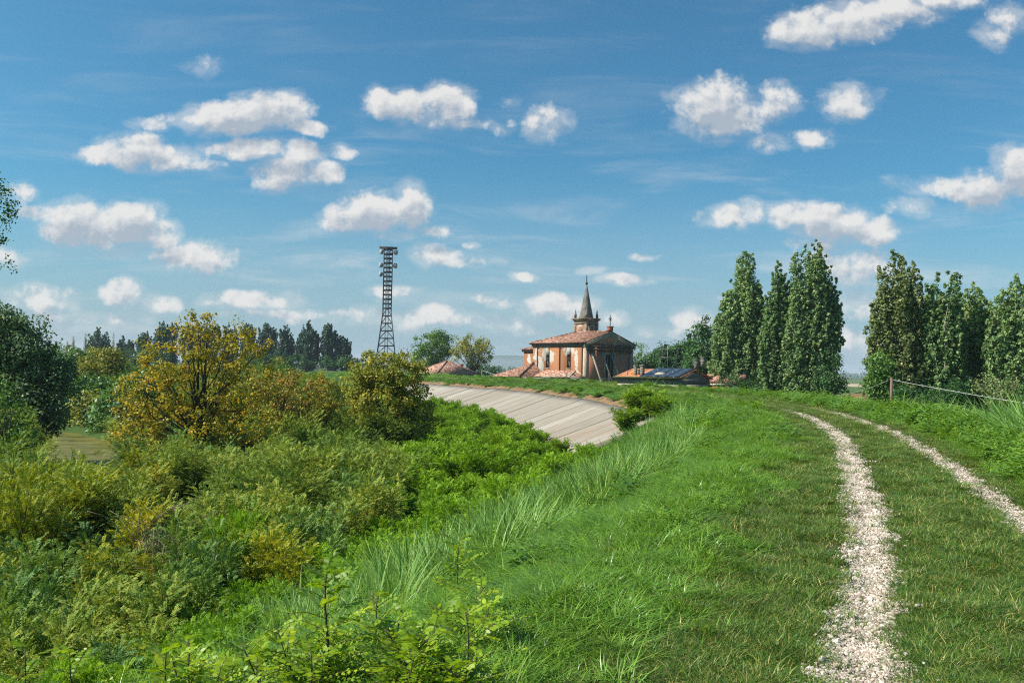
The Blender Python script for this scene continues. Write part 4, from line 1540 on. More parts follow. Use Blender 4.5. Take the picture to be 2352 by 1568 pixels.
# broadleaf trees and conifers round the farm
round_tree(1617, 112, [(1615, 800, 38, 55), (1600, 840, 36, 45), (1635, 850, 34, 40)], 'dense dark broadleaf tree leaning on the cone shaped poplar behind the solar roofed house', L_DARK, 52, 0.34, 170, 1.1)
round_tree(1918, 96, [(1910, 850, 32, 48), (1896, 885, 30, 34), (1922, 890, 22, 30)], 'round dark tree at the foot of the double topped poplar, left of the open gap', L_DARK, 42, 0.24, 90, 0.85)
round_tree(2008, 63, [(2022, 848, 26, 40), (2012, 885, 26, 34), (2040, 890, 28, 34)], 'low round tree at the right side of the open gap, left of the pole', L_MID, 42, 0.20, 80, 0.7)
round_tree(1468, 170, [(1462, 815, 22, 28), (1478, 838, 24, 22)], 'pale round tree peeping out behind the church front', L_MID, 30, 0.34, 50, 1.1)
round_tree(1490, 160, [(1490, 832, 20, 22), (1498, 848, 18, 16)], 'low grey green tree right of the pale one behind the church front', L_DARK, 30, 0.32, 40, 1.0)


def spruce(px, depth, topy, hw, label, dx=0):
    loc = place(px, depth)
    H = zrel(px, topy, depth, loc)
    R = hw * 1.35 * m_at(px, depth)
    n = 240
    f = r.random(n) ** 1.2
    a = r.uniform(0, 2 * PI, n)
    rad = R * (1 - f) * r.uniform(0.55, 1.05, n) + 0.1
    C = np.stack([rad * np.cos(a), rad * np.sin(a), H * (0.10 + 0.88 * f) - rad * 0.18], 1)
    Rd = np.clip(R * 0.30 * (1.05 - f), 0.16, 1.2)
    return tree('spruce_tree', label, 'spruce', loc, C, Rd, 34, 0.30, L_SPR, BARKD, H, 0.2, r, None, 24, 0.5, 0.1, flat=0.45)


spruce(1527, 128, 788, 26, 'dark spruce standing behind the antenna of the solar roofed house')
spruce(1582, 132, 764, 32, 'taller blue grey spruce with ragged top, left of the broad poplar')
spruce(1557, 140, 800, 22, 'small spruce squeezed between the two larger ones')

round_tree(1556, 150, [(1545, 826, 30, 28), (1575, 815, 26, 36), (1598, 822, 24, 34)], 'dark round tree filling the gap behind the spruces', L_DARK, 52, 0.36, 170, 1.2)
round_tree(1508, 158, [(1502, 835, 24, 24), (1520, 826, 20, 30)], 'dark low tree between the church front and the spruces', L_DARK, 46, 0.36, 90, 1.1)
# understory along the poplars' feet
for (px, dep, L, lab) in (
        (2085, 60, [(2080, 905, 42, 26), (2110, 912, 34, 22)], 'dark low bush at the foot of the poplars, just right of the pole'),
        (2190, 58, [(2170, 905, 38, 24), (2210, 900, 40, 30)], 'bramble bush under the fork topped poplar'),
        (2290, 56, [(2275, 900, 40, 34), (2325, 905, 46, 34)], 'tangled bush with reddish leaves under the poplars by the right edge'),
        (1690, 92, [(1680, 880, 36, 18), (1720, 884, 30, 16)], 'low pale bush under the cone shaped poplar'),
        (2400, 54, [(2390, 900, 50, 40)], 'bush beyond the right edge of the picture')):
    round_tree(px, dep, L, lab, L_DARK if px != 2290 else L_POPR, 44, 0.17, 46, 0.55, name='bush', cat='bush', trunk=0.06, limbs=8)

# two round trees left of the church
round_tree(990, 232, [(990, 800, 42, 40), (975, 822, 34, 24), (1012, 790, 26, 26), (1005, 822, 30, 22)], 'dense round green tree behind the pink hipped roof', L_MID, 56, 0.46, 170, 1.5, trunk=0.3)
round_tree(1082, 226, [(1078, 792, 34, 26), (1108, 800, 24, 20), (1056, 805, 24, 26), (1120, 822, 14, 12), (1090, 825, 28, 18)],
           'open crowned olive green tree with visible limbs between the pink roof and the church', L_OLI, 40, 0.44, 120, 1.25, trunk=0.42, limbs=30, bark=BARKD, limb_r=0.5)
round_tree(1110, 250, [(1110, 850, 34, 12)], 'low dark hedge bush behind the open crowned tree', L_DARK, 40, 0.45, 40, 1.1, name='bush', cat='bush')

# far poplars on the left
G = 'far poplars on the left horizon'
FARP = [(226, 330, [(222, 752, 20, .28), (238, 775, 12, .3)], 'squat dark far poplar standing alone left of the yellow tree'),
        (283, 345, [(278, 772, 14, .3), (294, 780, 12, .3)], 'low far poplar, second after the lone squat one'),
        (327, 340, [(322, 764, 13, .3), (334, 762, 12, .3)], 'narrow far poplar just left of the yellow tree'),
        (375, 325, [(372, 738, 17, .35), (390, 742, 16, .35), (358, 765, 14, .4)], 'tall far poplar touching the left flank of the yellow tree'),
        (440, 325, [(430, 742, 16, .35), (448, 738, 14, .35)], 'far poplar behind the very top of the yellow tree'),
        (478, 325, [(470, 740, 16, .35), (490, 748, 14, .35)], 'far poplar behind the right top twigs of the yellow tree'),
        (524, 328, [(520, 742, 13, .35), (535, 750, 12, .35)], 'far poplar behind the right shoulder of the yellow tree'),
        (566, 328, [(562, 740, 14, .35), (576, 746, 12, .35)], 'far poplar at the right rim of the yellow tree'),
        (608, 322, [(604, 742, 17, .38), (622, 752, 14, .38)], 'far poplar right of the yellow tree, first of the free standing row'),
        (652, 322, [(648, 748, 18, .40), (664, 765, 12, .4)], 'far poplar, second of the free standing row'),
        (706, 318, [(706, 738, 20, .42), (690, 765, 14, .4), (722, 762, 12, .4)], 'pointed far poplar, tallest of the free standing row'),
        (752, 318, [(748, 742, 17, .40), (764, 760, 14, .4)], 'far poplar with a slim top, fourth of the free standing row'),
        (785, 320, [(782, 772, 16, .36), (796, 778, 10, .36)], 'lower far poplar, last of the free standing row')]
for (px, dep, ld, lab) in FARP:
    poplar(px, dep, ld, lab, L_FAR, 20, 0.55, G, 0.55)
for (px, dep, ty_, lab) in ((164, 460, 772, 'bare thin far poplar, leftmost of the leafless ones'), (193, 455, 766, 'bare thin far poplar left of the squat dark one'),
                            (257, 455, 764, 'bare thin far poplar right of the squat dark one'), (150, 470, 782, 'short bare far poplar farthest left')):
    poplar(px, dep, [(px, ty_, 6, .8)], lab, L_ORA, 3, 0.4, G, 0.6)
for (px, dep, L, lab, m_) in ((640, 300, [(620, 828, 60, 16), (680, 832, 60, 14)], 'long low dark hedge at the feet of the far poplars', L_DARK),
                             (790, 300, [(770, 832, 50, 14), (815, 834, 40, 12)], 'low dark hedge left of the lattice tower', L_DARK),
                             (300, 300, [(280, 815, 60, 18), (350, 820, 50, 18)], 'dark hedge at the feet of the squat far poplars', L_DARK),
                             (150, 260, [(130, 812, 55, 22), (190, 816, 50, 20)], 'green band of bushes on the far bank near the left tree', L_MID)):
    round_tree(px, dep, L, lab, m_, 50, 0.6, 60, 1.5, name='hedge', cat='hedge', trunk=0.1, limbs=6)

# far bank of the river: mounds of bushes
for (px, dep, L, lab, m_) in (
        (238, 122, [(236, 838, 44, 36), (220, 855, 36, 24), (258, 856, 34, 22)], 'round brownish green tree on the far river bank', L_OLI),
        (180, 124, [(178, 838, 32, 24), (160, 850, 36, 28)], 'bright green bush on the far bank between the dark tree and the brownish one', L_MID),
        (205, 110, [(205, 905, 44, 34), (175, 925, 38, 30)], 'grey green bush on the sloping far river bank', L_MID),
        (258, 104, [(262, 915, 48, 38), (300, 940, 44, 36)], 'olive bush leaning over the water on the far bank', L_OLI),
        (190, 100, [(180, 955, 38, 28), (215, 965, 34, 22)], 'green bush at the water edge, left on the far bank', L_MID),
        (255, 88, [(252, 968, 42, 30), (285, 985, 40, 24)], 'dark olive bush at the water edge under the yellow tree', L_DARK),
        (172, 93, [(165, 948, 42, 40), (190, 962, 30, 28)], 'pale green bush overhanging the far water edge, leftmost of its row', L_MID),
        (218, 89, [(215, 955, 38, 40), (236, 968, 30, 28)], 'olive bush overhanging the far water edge, middle of its row', L_OLI),
        (268, 84, [(262, 958, 40, 44), (288, 972, 34, 30)], 'mid green bush overhanging the far water edge, right of its row', L_MID),
        (318, 80, [(312, 965, 42, 46), (340, 980, 40, 34)], 'dark bush at the far water edge partly behind the yellow tree', L_DARK),
        (215, 98, [(200, 905, 60, 40), (250, 915, 60, 40)], 'wide green bush filling the slope above the far water edge', L_MID),
        (330, 95, [(320, 900, 50, 40), (360, 930, 50, 44)], 'green bush on the far bank behind the yellow tree', L_MID),
        (125, 125, [(120, 840, 44, 32), (100, 870, 44, 38)], 'tall green bush on the far bank beside the big dark tree', L_MID)):
    round_tree(px, dep, L, lab, m_, 64, 0.34, 130, 1.25, name='bush', cat='bush', group='bushes on the far river bank', trunk=0.08, limbs=10)

# big dark tree at the left edge
round_tree(30, 58, [(5, 800, 68, 80), (66, 800, 46, 74), (140, 890, 40, 66), (20, 745, 40, 34), (-60, 790, 80, 90), (110, 860, 44, 60), (60, 910, 84, 80), (-50, 920, 90, 80), (105, 935, 52, 62), (70, 990, 60, 50)],
           'big dark green willow like tree at the left edge over the river', L_WIL, 70, 0.21, 440, 0.72, bark=BARKD, trunk=0.3, limbs=40)
# overhanging poplar branches from just outside the frame
loc = place(-85, 24, 900)
C = []
for (bx, by, n) in ((10, 440, 14), (22, 482, 12), (5, 500, 10), (-12, 420, 10), (2, 530, 8), (6, 600, 6), (-20, 560, 10), (-60, 480, 24), (-80, 560, 26), (-70, 640, 26), (-95, 700, 26), (-60, 760, 16), (-90, 400, 20)):
    for k in range(n):
        w = at(bx + r.uniform(-14, 14), by + r.uniform(-24, 24), 24)
        C.append((w.x - loc[0], w.y - loc[1] + r.uniform(-0.35, 0.35), w.z - loc[2]))
C = np.array(C)
tree('poplar_tree', 'near poplar whose leafy twigs hang into the sky at the left edge', 'poplar', loc, C, np.full(len(C), 0.16), 9, 0.085, L_DARK, BARKD, 8.6, 0.12, r, None, 7, 0.9, 0.1, limb_r=0.16)
# leafy saplings in front of the dark tree
round_tree(25, 33, [(20, 960, 40, 60), (-10, 930, 50, 70), (50, 1010, 36, 40), (0, 1040, 60, 40)], 'bright glossy leaved sapling in front of the big dark tree', L_MID, 26, 0.12, 110, 0.32, trunk=0.07, limbs=30)

# the yellow tree and its neighbours
round_tree(462, 43, [(432, 724, 10, 16), (470, 728, 12, 14), (404, 755, 14, 24), (548, 752, 16, 22), (572, 775, 16, 26), (428, 850, 8, 20), (452, 765, 60, 30), (400, 830, 95, 60), (520, 815, 90, 60), (350, 905, 80, 60), (455, 900, 110, 80), (570, 890, 80, 70), (330, 975, 66, 40), (440, 985, 110, 60), (560, 975, 90, 50)],
           'yellow and orange autumn tree with twin dark trunks in the middle of the thicket', L_YEL, 25, 0.15, 580, 0.36, bark=BARKD, trunk=0.13, limbs=90, twin=[(-0.22, 0), (0.22, 0.1)], trunk_h=8.3, limb_r=0.32)
# its thin top twigs
round_tree(640, 52, [(630, 880, 60, 50), (690, 900, 60, 50), (610, 950, 56, 60), (680, 965, 66, 50)], 'rusty orange bush right of the yellow tree', L_ORA, 32, 0.15, 190, 0.38, bark=BARKD, name='tall_bush', cat='bush', trunk=0.07, limbs=40)
round_tree(745, 56, [(745, 905, 40, 50), (722, 950, 46, 56), (770, 960, 44, 48)], 'yellow green bush between the rusty bush and the round tree', L_OLI, 32, 0.16, 130, 0.36, bark=BARKD, name='tall_bush', cat='bush', trunk=0.07, limbs=30)
round_tree(893, 54, [(880, 845, 60, 44), (930, 870, 55, 55), (835, 880, 50, 55), (890, 920, 100, 66), (850, 975, 70, 44), (940, 965, 58, 60)],
           'round olive yellow tree below the lattice tower', L_OLI, 54, 0.17, 430, 0.46, bark=BARKD, trunk=0.14, limbs=40)
round_tree(330, 43, [(325, 860, 28, 40), (305, 935, 40, 40), (330, 1000, 44, 40), (345, 1050, 44, 40)], 'slim yellow side shoot at the left flank of the yellow tree', L_YEL, 26, 0.14, 60, 0.30, bark=BARKD, name='sapling', cat='sapling', trunk=0.05, limbs=20)


# ------------------------------------------------------------------ shrub kinds with feathery compound leaves
def fronds(r, base, direc, length, pairs, ll, lw, droop=0.35, tint=None):
    """compound leaves: pairs of leaflets along a drooping midrib"""
    M = len(base)
    t = (np.arange(1, pairs + 1) / pairs)[None, :, None]
    D = unit(direc)[:, None, :]
    L = length[:, None, None]
    P = base[:, None, :] + D * L * t
    P[..., 2] -= droop * length[:, None] * (t[..., 0] ** 2)
    T = D * np.ones((1, pairs, 1))
    T = T + np.array([0, 0, -1.0]) * 2 * droop * t
    T = unit(T)
    side = unit(np.cross(T, np.array([0, 0, 1.0]) + 0.35 * r.normal(size=(M, 1, 3))))
    nor = np.cross(side, T)
    tint = r.random(M) if tint is None else tint
    Vs, ts = [], []
    for sg in (-1, 1):
        dl = unit(side * sg + T * 0.45 - nor * 0.25 + 0.16 * r.normal(size=(M, pairs, 3)))
        wv = np.cross(dl, nor)
        wv = unit(wv + 0.15 * r.normal(size=(M, pairs, 3)))
        s = (1 - 0.45 * np.abs(t - 0.55)) * ll * r.uniform(0.8, 1.2, (M, 1, 1))
        a0 = P
        Vs.append(np.stack([a0, a0 + dl * s * 0.5 + wv * s * lw, a0 + dl * s, a0 + dl * s * 0.5 - wv * s * lw], 2))
        ts.append(np.repeat((0.5 * tint[:, None] + 0.5 * r.random((M, pairs)))[..., None], 4, 2))
    V = np.stack(Vs, 0).reshape(-1, 3)
    F = np.arange(len(V)).reshape(-1, 4)
    return V, F, np.stack(ts, 0).reshape(-1)


def shrub_mesh(seed, R, H, nfr, flen, pairs, ll, lw, mat, stem_mat, low=0.15, droop=0.35, nstem=9):
    """a whole shrub in one mesh: stems and feathery leaves (two materials)"""
    r = np.random.default_rng(seed)
    nsp = nstem
    a = r.uniform(0, 2 * PI, nsp)
    tip = np.stack([R * 0.75 * np.sqrt(r.random(nsp)) * np.cos(a), R * 0.75 * np.sqrt(r.random(nsp)) * np.sin(a), H * r.uniform(0.6, 0.97, nsp)], 1)
    k = r.integers(0, nsp, nfr)
    f = r.uniform(low, 1.0, nfr) ** 0.7
    base = tip[k] * f[:, None]
    base[:, 2] = tip[k][:, 2] * f ** 0.85
    out = rnd_dir(r, nfr)
    out[:, 2] = np.abs(out[:, 2]) * 0.6 + 0.15
    rad = base + out * (R * 0.30) * r.random((nfr, 1))
    direc = out + 0.5 * unit(base + np.array([0, 0, 0.01])) + np.array([0, 0, 0.15])
    V, F, tt = fronds(r, rad, direc, flen * r.uniform(0.65, 1.25, nfr), pairs, ll, lw, droop)
    mb = MB()
    for j in range(nsp):
        p = tip[j]
        mb.tube([(p[0] * .1, p[1] * .1, -0.25), (p[0] * .45, p[1] * .45, p[2] * .55), tuple(p)], [0.022, 0.015, 0.005], 4, False)
    V2 = np.concatenate(mb.V)
    F2 = np.array(mb.F[4])
    me = fast_mesh('shrub', np.concatenate([V, V2]), [F, F2 + len(V)], {'tint': np.concatenate([tt, np.zeros(len(V2))])})
    me.materials.append(mat)
    me.materials.append(stem_mat)
    mi = np.zeros(len(F) + len(F2), dtype=np.int32)
    mi[len(F):] = 1
    me.polygons.foreach_set('material_index', mi)
    return me


def source(name, me):
    """a mesh wrapped in an object that is never linked to the scene, for scattering"""
    return bpy.data.objects.new(name, me)


def scatter(name, label, pts, rz, scl, idx, srcs, tilt=0.12, seed=0, kind='stuff', zs=None):
    """one object: instances of the sources on points through geometry nodes"""
    rs = np.random.default_rng(seed)
    n = len(pts)
    me = bpy.data.meshes.new(name)
    me.vertices.add(n)
    me.vertices.foreach_set('co', np.asarray(pts, np.float32).ravel())
    rot = np.stack([rs.normal(0, tilt, n), rs.normal(0, tilt, n), rz], 1).astype(np.float32)
    a = me.attributes.new('rot', 'FLOAT_VECTOR', 'POINT'); a.data.foreach_set('vector', rot.ravel())
    sv = np.stack([scl, scl, scl * (rs.uniform(0.8, 1.25, n) if zs is None else zs)], 1).astype(np.float32)
    a = me.attributes.new('scl', 'FLOAT_VECTOR', 'POINT'); a.data.foreach_set('vector', sv.ravel())
    a = me.attributes.new('idx', 'INT', 'POINT'); a.data.foreach_set('value', np.asarray(idx, np.int32))
    o = bpy.data.objects.new(name, me)
    COL.objects.link(o)
    tag(o, label, None, None, kind)
    ng = bpy.data.node_groups.new(name + '_scatter', 'GeometryNodeTree')
    ng.interface.new_socket('Geometry', in_out='INPUT', socket_type='NodeSocketGeometry')
    ng.interface.new_socket('Geometry', in_out='OUTPUT', socket_type='NodeSocketGeometry')
    N = ng.nodes
    gi = N.new('NodeGroupInput'); go = N.new('NodeGroupOutput')
    jn = N.new('GeometryNodeJoinGeometry')
    for s in reversed(srcs):
        oi = N.new('GeometryNodeObjectInfo')
        oi.inputs['Object'].default_value = s
        oi.inputs['As Instance'].default_value = True
        ng.links.new(oi.outputs['Geometry'], jn.inputs[0])
    ip = N.new('GeometryNodeInstanceOnPoints')
    ip.inputs['Pick Instance'].default_value = True

    def named(nm, tp):
        x = N.new('GeometryNodeInputNamedAttribute')
        x.data_type = tp
        x.inputs['Name'].default_value = nm
        return [s for s in x.outputs if s.enabled and s.name == 'Attribute'][0]
    ng.links.new(gi.outputs[0], ip.inputs['Points'])
    ng.links.new(jn.outputs[0], ip.inputs['Instance'])
    ng.links.new(named('idx', 'INT'), ip.inputs['Instance Index'])
    e2r = N.new('FunctionNodeEulerToRotation')
    ng.links.new(named('rot', 'FLOAT_VECTOR'), e2r.inputs[0])
    ng.links.new(e2r.outputs[0], ip.inputs['Rotation'])
    ng.links.new(named('scl', 'FLOAT_VECTOR'), ip.inputs['Scale'])
    ng.links.new(ip.outputs[0], go.inputs[0])
    md = o.modifiers.new('scatter', 'NODES')
    md.node_group = ng
    return o


S_LOC = leaf_mat('locust_leaves', [(0.10, (0.105, 0.212, 0.011)), (0.45, (0.179, 0.336, 0.014)), (0.8, (0.294, 0.460, 0.020)), (0.98, (0.485, 0.539, 0.027))], 0.34, 0.15, 0.55, 0.35, 0.65, 1.15)
S_OLI = leaf_mat('indigo_bush_leaves', [(0.08, (0.079, 0.149, 0.023)), (0.38, (0.155, 0.250, 0.038)), (0.68, (0.286, 0.350, 0.055)), (0.88, (0.450, 0.447, 0.073)), (1.0, (0.337, 0.195, 0.044))], 0.26, 0.12, 0.6, 0.5, 0.5, 1.1)
S_GRY = leaf_mat('grey_green_leaves', [(0.08, (0.062, 0.139, 0.034)), (0.45, (0.123, 0.233, 0.054)), (0.85, (0.277, 0.398, 0.099))], 0.24, 0.18, 0.55, 0.4, 0.6, 1.1)
S_YEL = leaf_mat('yellow_green_leaves', [(0.08, (0.110, 0.176, 0.014)), (0.45, (0.236, 0.298, 0.020)), (0.75, (0.404, 0.391, 0.027)), (0.98, (0.538, 0.391, 0.036))], 0.30, 0.15, 0.55, 0.4, 0.6, 1.1)
STEM = plain('shrub_stems', (0.10, 0.070, 0.045), 0.9, 0.1, 0, 0.3, 6)
STEMP = plain('dry_stems', (0.25, 0.19, 0.13), 0.9, 0.1, 0, 0.3, 6)

SH_OLI = [shrub_mesh(100 + k, 1.15, 2.0, 950, 0.23, 9, 0.050, 0.24, S_OLI, STEM) for k in range(3)]
SH_GRY = [shrub_mesh(120 + k, 1.15, 2.0, 950, 0.23, 9, 0.050, 0.24, S_GRY, STEM) for k in range(2)]
SH_YEL = [shrub_mesh(140 + k, 1.1, 1.9, 900, 0.23, 9, 0.050, 0.24, S_YEL, STEM) for k in range(2)]
SH_LOC = [shrub_mesh(160 + k, 1.1, 1.5, 850, 0.25, 9, 0.056, 0.25, S_LOC, STEM, 0.2, 0.30) for k in range(3)]


def frustum(r, n, r0, r1, power=1.0, margin=0.06, x0=-1.0, x1=1.0):
    """points of the ground in front of the camera, denser near by"""
    tmax = CX / FPX + margin
    tt = r.uniform(x0 * tmax, x1 * tmax, n)
    u = r.random(n)
    if abs(power - 2) < 1e-6:
        d = r0 * (r1 / r0) ** u
    else:
        e = 2 - power
        d = (r0 ** e + u * (r1 ** e - r0 ** e)) ** (1 / e)
    return np.stack([tt * d, d], 1), d


def px_of(P):
    """photograph pixel of ground points"""
    P = np.asarray(P)
    M = np.array(CAMR.transposed())
    c = (P - np.array([0, 0, EYE])) @ M.T
    return CX + FPX * c[:, 0] / -c[:, 2], CY - FPX * c[:, 1] / -c[:, 2]


# the thicket of indigo bush on the flood plain
rs = np.random.default_rng(31)
XY, d = frustum(rs, 3300, 7.5, 150, 1.15, 0.10)
q = qdist(XY); rv = rdist(XY)
edge = np.interp(d, [8, 16, 22, 38, 60, 100, 150], [-9.6, -11.2, -13.2, -17.5, -24, -30, -30]) + 1.2 * wave(XY[:, 0], XY[:, 1], 0.35, 1.0)
keep = (q < edge) & (rv > 9.0) & (q > -120)
# leave the water in sight between the shrubs and the yellow tree
tanx = XY[:, 0] / XY[:, 1]
keep &= ~((tanx > -0.57) & (tanx < -0.458) & (d > 31))
keep &= ~((d > 60) & (rv < 16))
XY, d, q = XY[keep], d[keep], q[keep]
n = len(XY)
z = ground(XY, q)
tone = wave(XY[:, 0], XY[:, 1], 0.22, 5.0) + 0.5 * wave(XY[:, 0], XY[:, 1], 0.7, 9.0) + rs.normal(0, 0.35, n)
tanx = XY[:, 0] / XY[:, 1]
yel = (tanx < -0.42) & (d > 16) & (d < 40)
idx = np.where(tone > 0.55, rs.integers(3, 5, n), rs.integers(0, 3, n))
idx = np.where(yel & (rs.random(n) < 0.25), rs.integers(5, 7, n), idx)
idx = np.where(~yel & (tone < -0.95), rs.integers(5, 7, n), idx)
scl = rs.uniform(0.65, 1.4, n) * np.interp(d, [7, 10, 20, 60, 150], [0.62, 0.75, 1.0, 1.25, 2.2])
scatter('shrub_thicket', 'dense olive and grey green shrub thicket filling the flood plain below the dike', np.c_[XY, z], rs.uniform(0, 6.28, n), scl, idx,
        [source('shrub', m) for m in SH_OLI + SH_GRY + SH_YEL], 0.10, 1)
NTH = n

# bright locust growth along the dike's toe
XY, d = frustum(rs, 6500, 7, 170, 1.1, 0.08)
q = qdist(XY)
lo = np.interp(d, [8, 16, 22, 38, 60, 100, 170], [-11.8, -13.0, -15, -19.5, -27, -34, -34]) + 1.2 * wave(XY[:, 0], XY[:, 1], 0.35, 1.0)
hi = np.interp(d, [7, 16, 30, 40, 46, 60, 75, 100, 170], [-6.9, -8.4, -8.6, -9.2, -11.3, -11.9, -12.3, -13.0, -13.0]) + 0.7 * wave(XY[:, 0], XY[:, 1], 0.8, 3.0)
lo = np.minimum(lo, hi - 4.0)
keep = (q > lo) & (q < hi) & (rdist(XY) > 10)
XY, d, q = XY[keep], d[keep], q[keep]
n = len(XY)
scl = rs.uniform(0.65, 1.5, n) * np.interp(d, [7, 14, 25, 40, 60, 170], [0.45, 0.62, 0.80, 0.80, 0.72, 1.1])
scl *= np.interp(hi[keep] - q, [0, 1.5, 4], [0.6, 0.85, 1.0])
scatter('locust_thicket', 'bright green locust thicket along the foot of the dike below the concrete slabs', np.c_[XY, ground(XY, q)], rs.uniform(0, 6.28, n), scl, rs.integers(0, 3, n),
        [source('shrub', m) for m in SH_LOC], 0.10, 2)
print('thicket', NTH, 'locust', n)


# ------------------------------------------------------------------ grass
def tuft_mesh(seed, nb, R, h0, h1, w, bend, mat, dry=0.0, seg=3):
    r = np.random.default_rng(seed)
    a = r.uniform(0, 2 * PI, nb)
    rad = R * np.sqrt(r.random(nb))
    B = np.stack([rad * np.cos(a), rad * np.sin(a), np.full(nb, -0.02)], 1)
    h = r.uniform(h0, h1, nb)
    la = a + r.normal(0, 0.9, nb)
    lean = np.stack([np.cos(la), np.sin(la), np.zeros(nb)], 1)
    wd = np.stack([-np.sin(la + r.normal(0, .6, nb)), np.cos(la), np.zeros(nb)], 1)
    bd = bend * r.uniform(0.3, 1.5, nb)
    st = r.uniform(0.05, 0.5, nb)
    V = np.zeros((nb, 2 * (seg + 1), 3))
    for k in range(seg + 1):
        f = k / seg
        up = h * (f - 0.42 * np.minimum(bd, 1.2) * f * f)
        side = h * (st * f + bd * f * f)
        c = B + lean * side[:, None] * 0.8 + np.array([0, 0, 1.0]) * up[:, None]
        ww = w * (1 - f ** 1.6) + w * 0.06
        V[:, 2 * k] = c - wd * ww * 0.5
        V[:, 2 * k + 1] = c + wd * ww * 0.5
    base = np.arange(nb)[:, None] * 2 * (seg + 1)
    F = np.concatenate([base + np.array([2 * k, 2 * k + 1, 2 * k + 3, 2 * k + 2]) for k in range(seg)])
    tt = np.clip(r.random(nb) + np.where(r.random(nb) < dry, 1.0, 0.0), 0, 1.0)
    me = fast_mesh('tuft', V.reshape(-1, 3), F, {'tint': np.repeat(tt, 2 * (seg + 1))})
    me.materials.append(mat)
    return me


def weed_mesh(seed, ns, R, H, mat, lw=0.30, ll=0.13):
    """leafy upright weeds: stems with long leaves all the way up"""
    r = np.random.default_rng(seed)
    C, N, S = [], [], []
    Vs, Fs, Ts, off = [], [], [], 0
    for k in range(ns):
        a = r.uniform(0, 2 * PI); rad = R * math.sqrt(r.random())
        b = np.array([rad * math.cos(a), rad * math.sin(a), 0])
        h = H * r.uniform(0.5, 1.0)
        ln = np.array([math.cos(a), math.sin(a), 0]) * r.uniform(0, 0.35)
        m = int(7 + 12 * h)
        f = np.linspace(0.15, 1.0, m)
        P = b + ln * (f * h)[:, None] + np.array([0, 0, 1.0]) * (f * h)[:, None]
        az = np.arange(m) * 2.4 + r.uniform(0, 6)
        out = np.stack([np.cos(az), np.sin(az), r.uniform(0.1, 0.9, m)], 1)
        out = unit(out)
        L = ll * (1.15 - 0.6 * f) * r.uniform(0.8, 1.3, m)
        sd = unit(np.cross(out, np.array([0, 0, 1.0])))
        tip = P + out * L[:, None] - np.array([0, 0, 1.0]) * (0.35 * L)[:, None]
        mid = P + out * (L * 0.5)[:, None]
        w_ = (L * lw)[:, None]
        V = np.stack([P, mid + sd * w_ * .5, tip, mid - sd * w_ * .5], 1).reshape(-1, 3)
        Vs.append(V); Fs.append(np.arange(len(V)).reshape(-1, 4) + off); off += len(V)
        Ts.append(np.repeat(np.clip(0.25 + 0.5 * r.random(m) + 0.25 * f, 0, 1), 4))
    me = fast_mesh('weed', np.concatenate(Vs), np.concatenate(Fs), {'tint': np.concatenate(Ts)})
    me.materials.append(mat)
    return me


G_TURF = leaf_mat('turf_blades', [(0.10, (0.039, 0.099, 0.011)), (0.45, (0.072, 0.156, 0.015)), (0.72, (0.125, 0.206, 0.025)), (0.84, (0.296, 0.277, 0.074)), (0.98, (0.533, 0.460, 0.148))], 0.22, 0.35, 0.42, 0.25, 0.72)
G_GRN = leaf_mat('green_blades', [(0.10, (0.076, 0.170, 0.018)), (0.5, (0.137, 0.290, 0.025)), (0.85, (0.252, 0.406, 0.048)), (1.0, (0.376, 0.322, 0.110))], 0.30, 0.45, 0.36, 0.35, 0.62)
G_REED = leaf_mat('coarse_grass_blades', [(0.10, (0.103, 0.224, 0.038)), (0.5, (0.187, 0.345, 0.073)), (0.85, (0.359, 0.493, 0.142)), (1.0, (0.496, 0.425, 0.200))], 0.28, 0.22, 0.45, 0.3, 0.65)
G_WEED = leaf_mat('weed_leaves', [(0.10, (0.064, 0.155, 0.016)), (0.5, (0.119, 0.256, 0.026)), (0.9, (0.215, 0.358, 0.042))], 0.30, 0.4, 0.4, 0.35, 0.62)
G_BRN = leaf_mat('seed_heads', [(0.10, (0.07, 0.045, 0.028)), (0.5, (0.14, 0.085, 0.05)), (0.9, (0.24, 0.16, 0.09))], 0.2, 0.2, 0.6, 0.35, 0.6)

T_TURF = [source('tuft', tuft_mesh(200 + k, 90, 0.12, 0.02, 0.075, 0.0044, 1.5, G_TURF, 0.12, 3)) for k in range(4)]
T_GRN = [source('tuft', tuft_mesh(220 + k, 70, 0.14, 0.05, 0.19, 0.0085, 1.4, G_GRN, 0.03)) for k in range(4)]
T_TALL = [source('tuft', tuft_mesh(240 + k, 60, 0.19, 0.12, 0.34, 0.010, 1.35, G_GRN, 0.05, 4)) for k in range(4)]
T_REED = [source('tuft', tuft_mesh(260 + k, 34, 0.26, 0.55, 1.20, 0.030, 0.55, G_REED, 0.08, 5)) for k in range(4)]
T_WEED = [source('weed', weed_mesh(280 + k, 8, 0.26, 0.55, G_WEED, 0.34, 0.19)) for k in range(4)]
T_CLOV = [source('weed', weed_mesh(290 + k, 40, 0.17, 0.12, G_WEED, 0.50, 0.036)) for k in range(3)]
T_SEED = [source('tuft', tuft_mesh(300 + k, 9, 0.20, 0.55, 1.05, 0.016, 0.18, G_BRN, 0.0)) for k in range(2)]

TRK = [np.concatenate([a[0]]) for a in (TR1, TR2)]


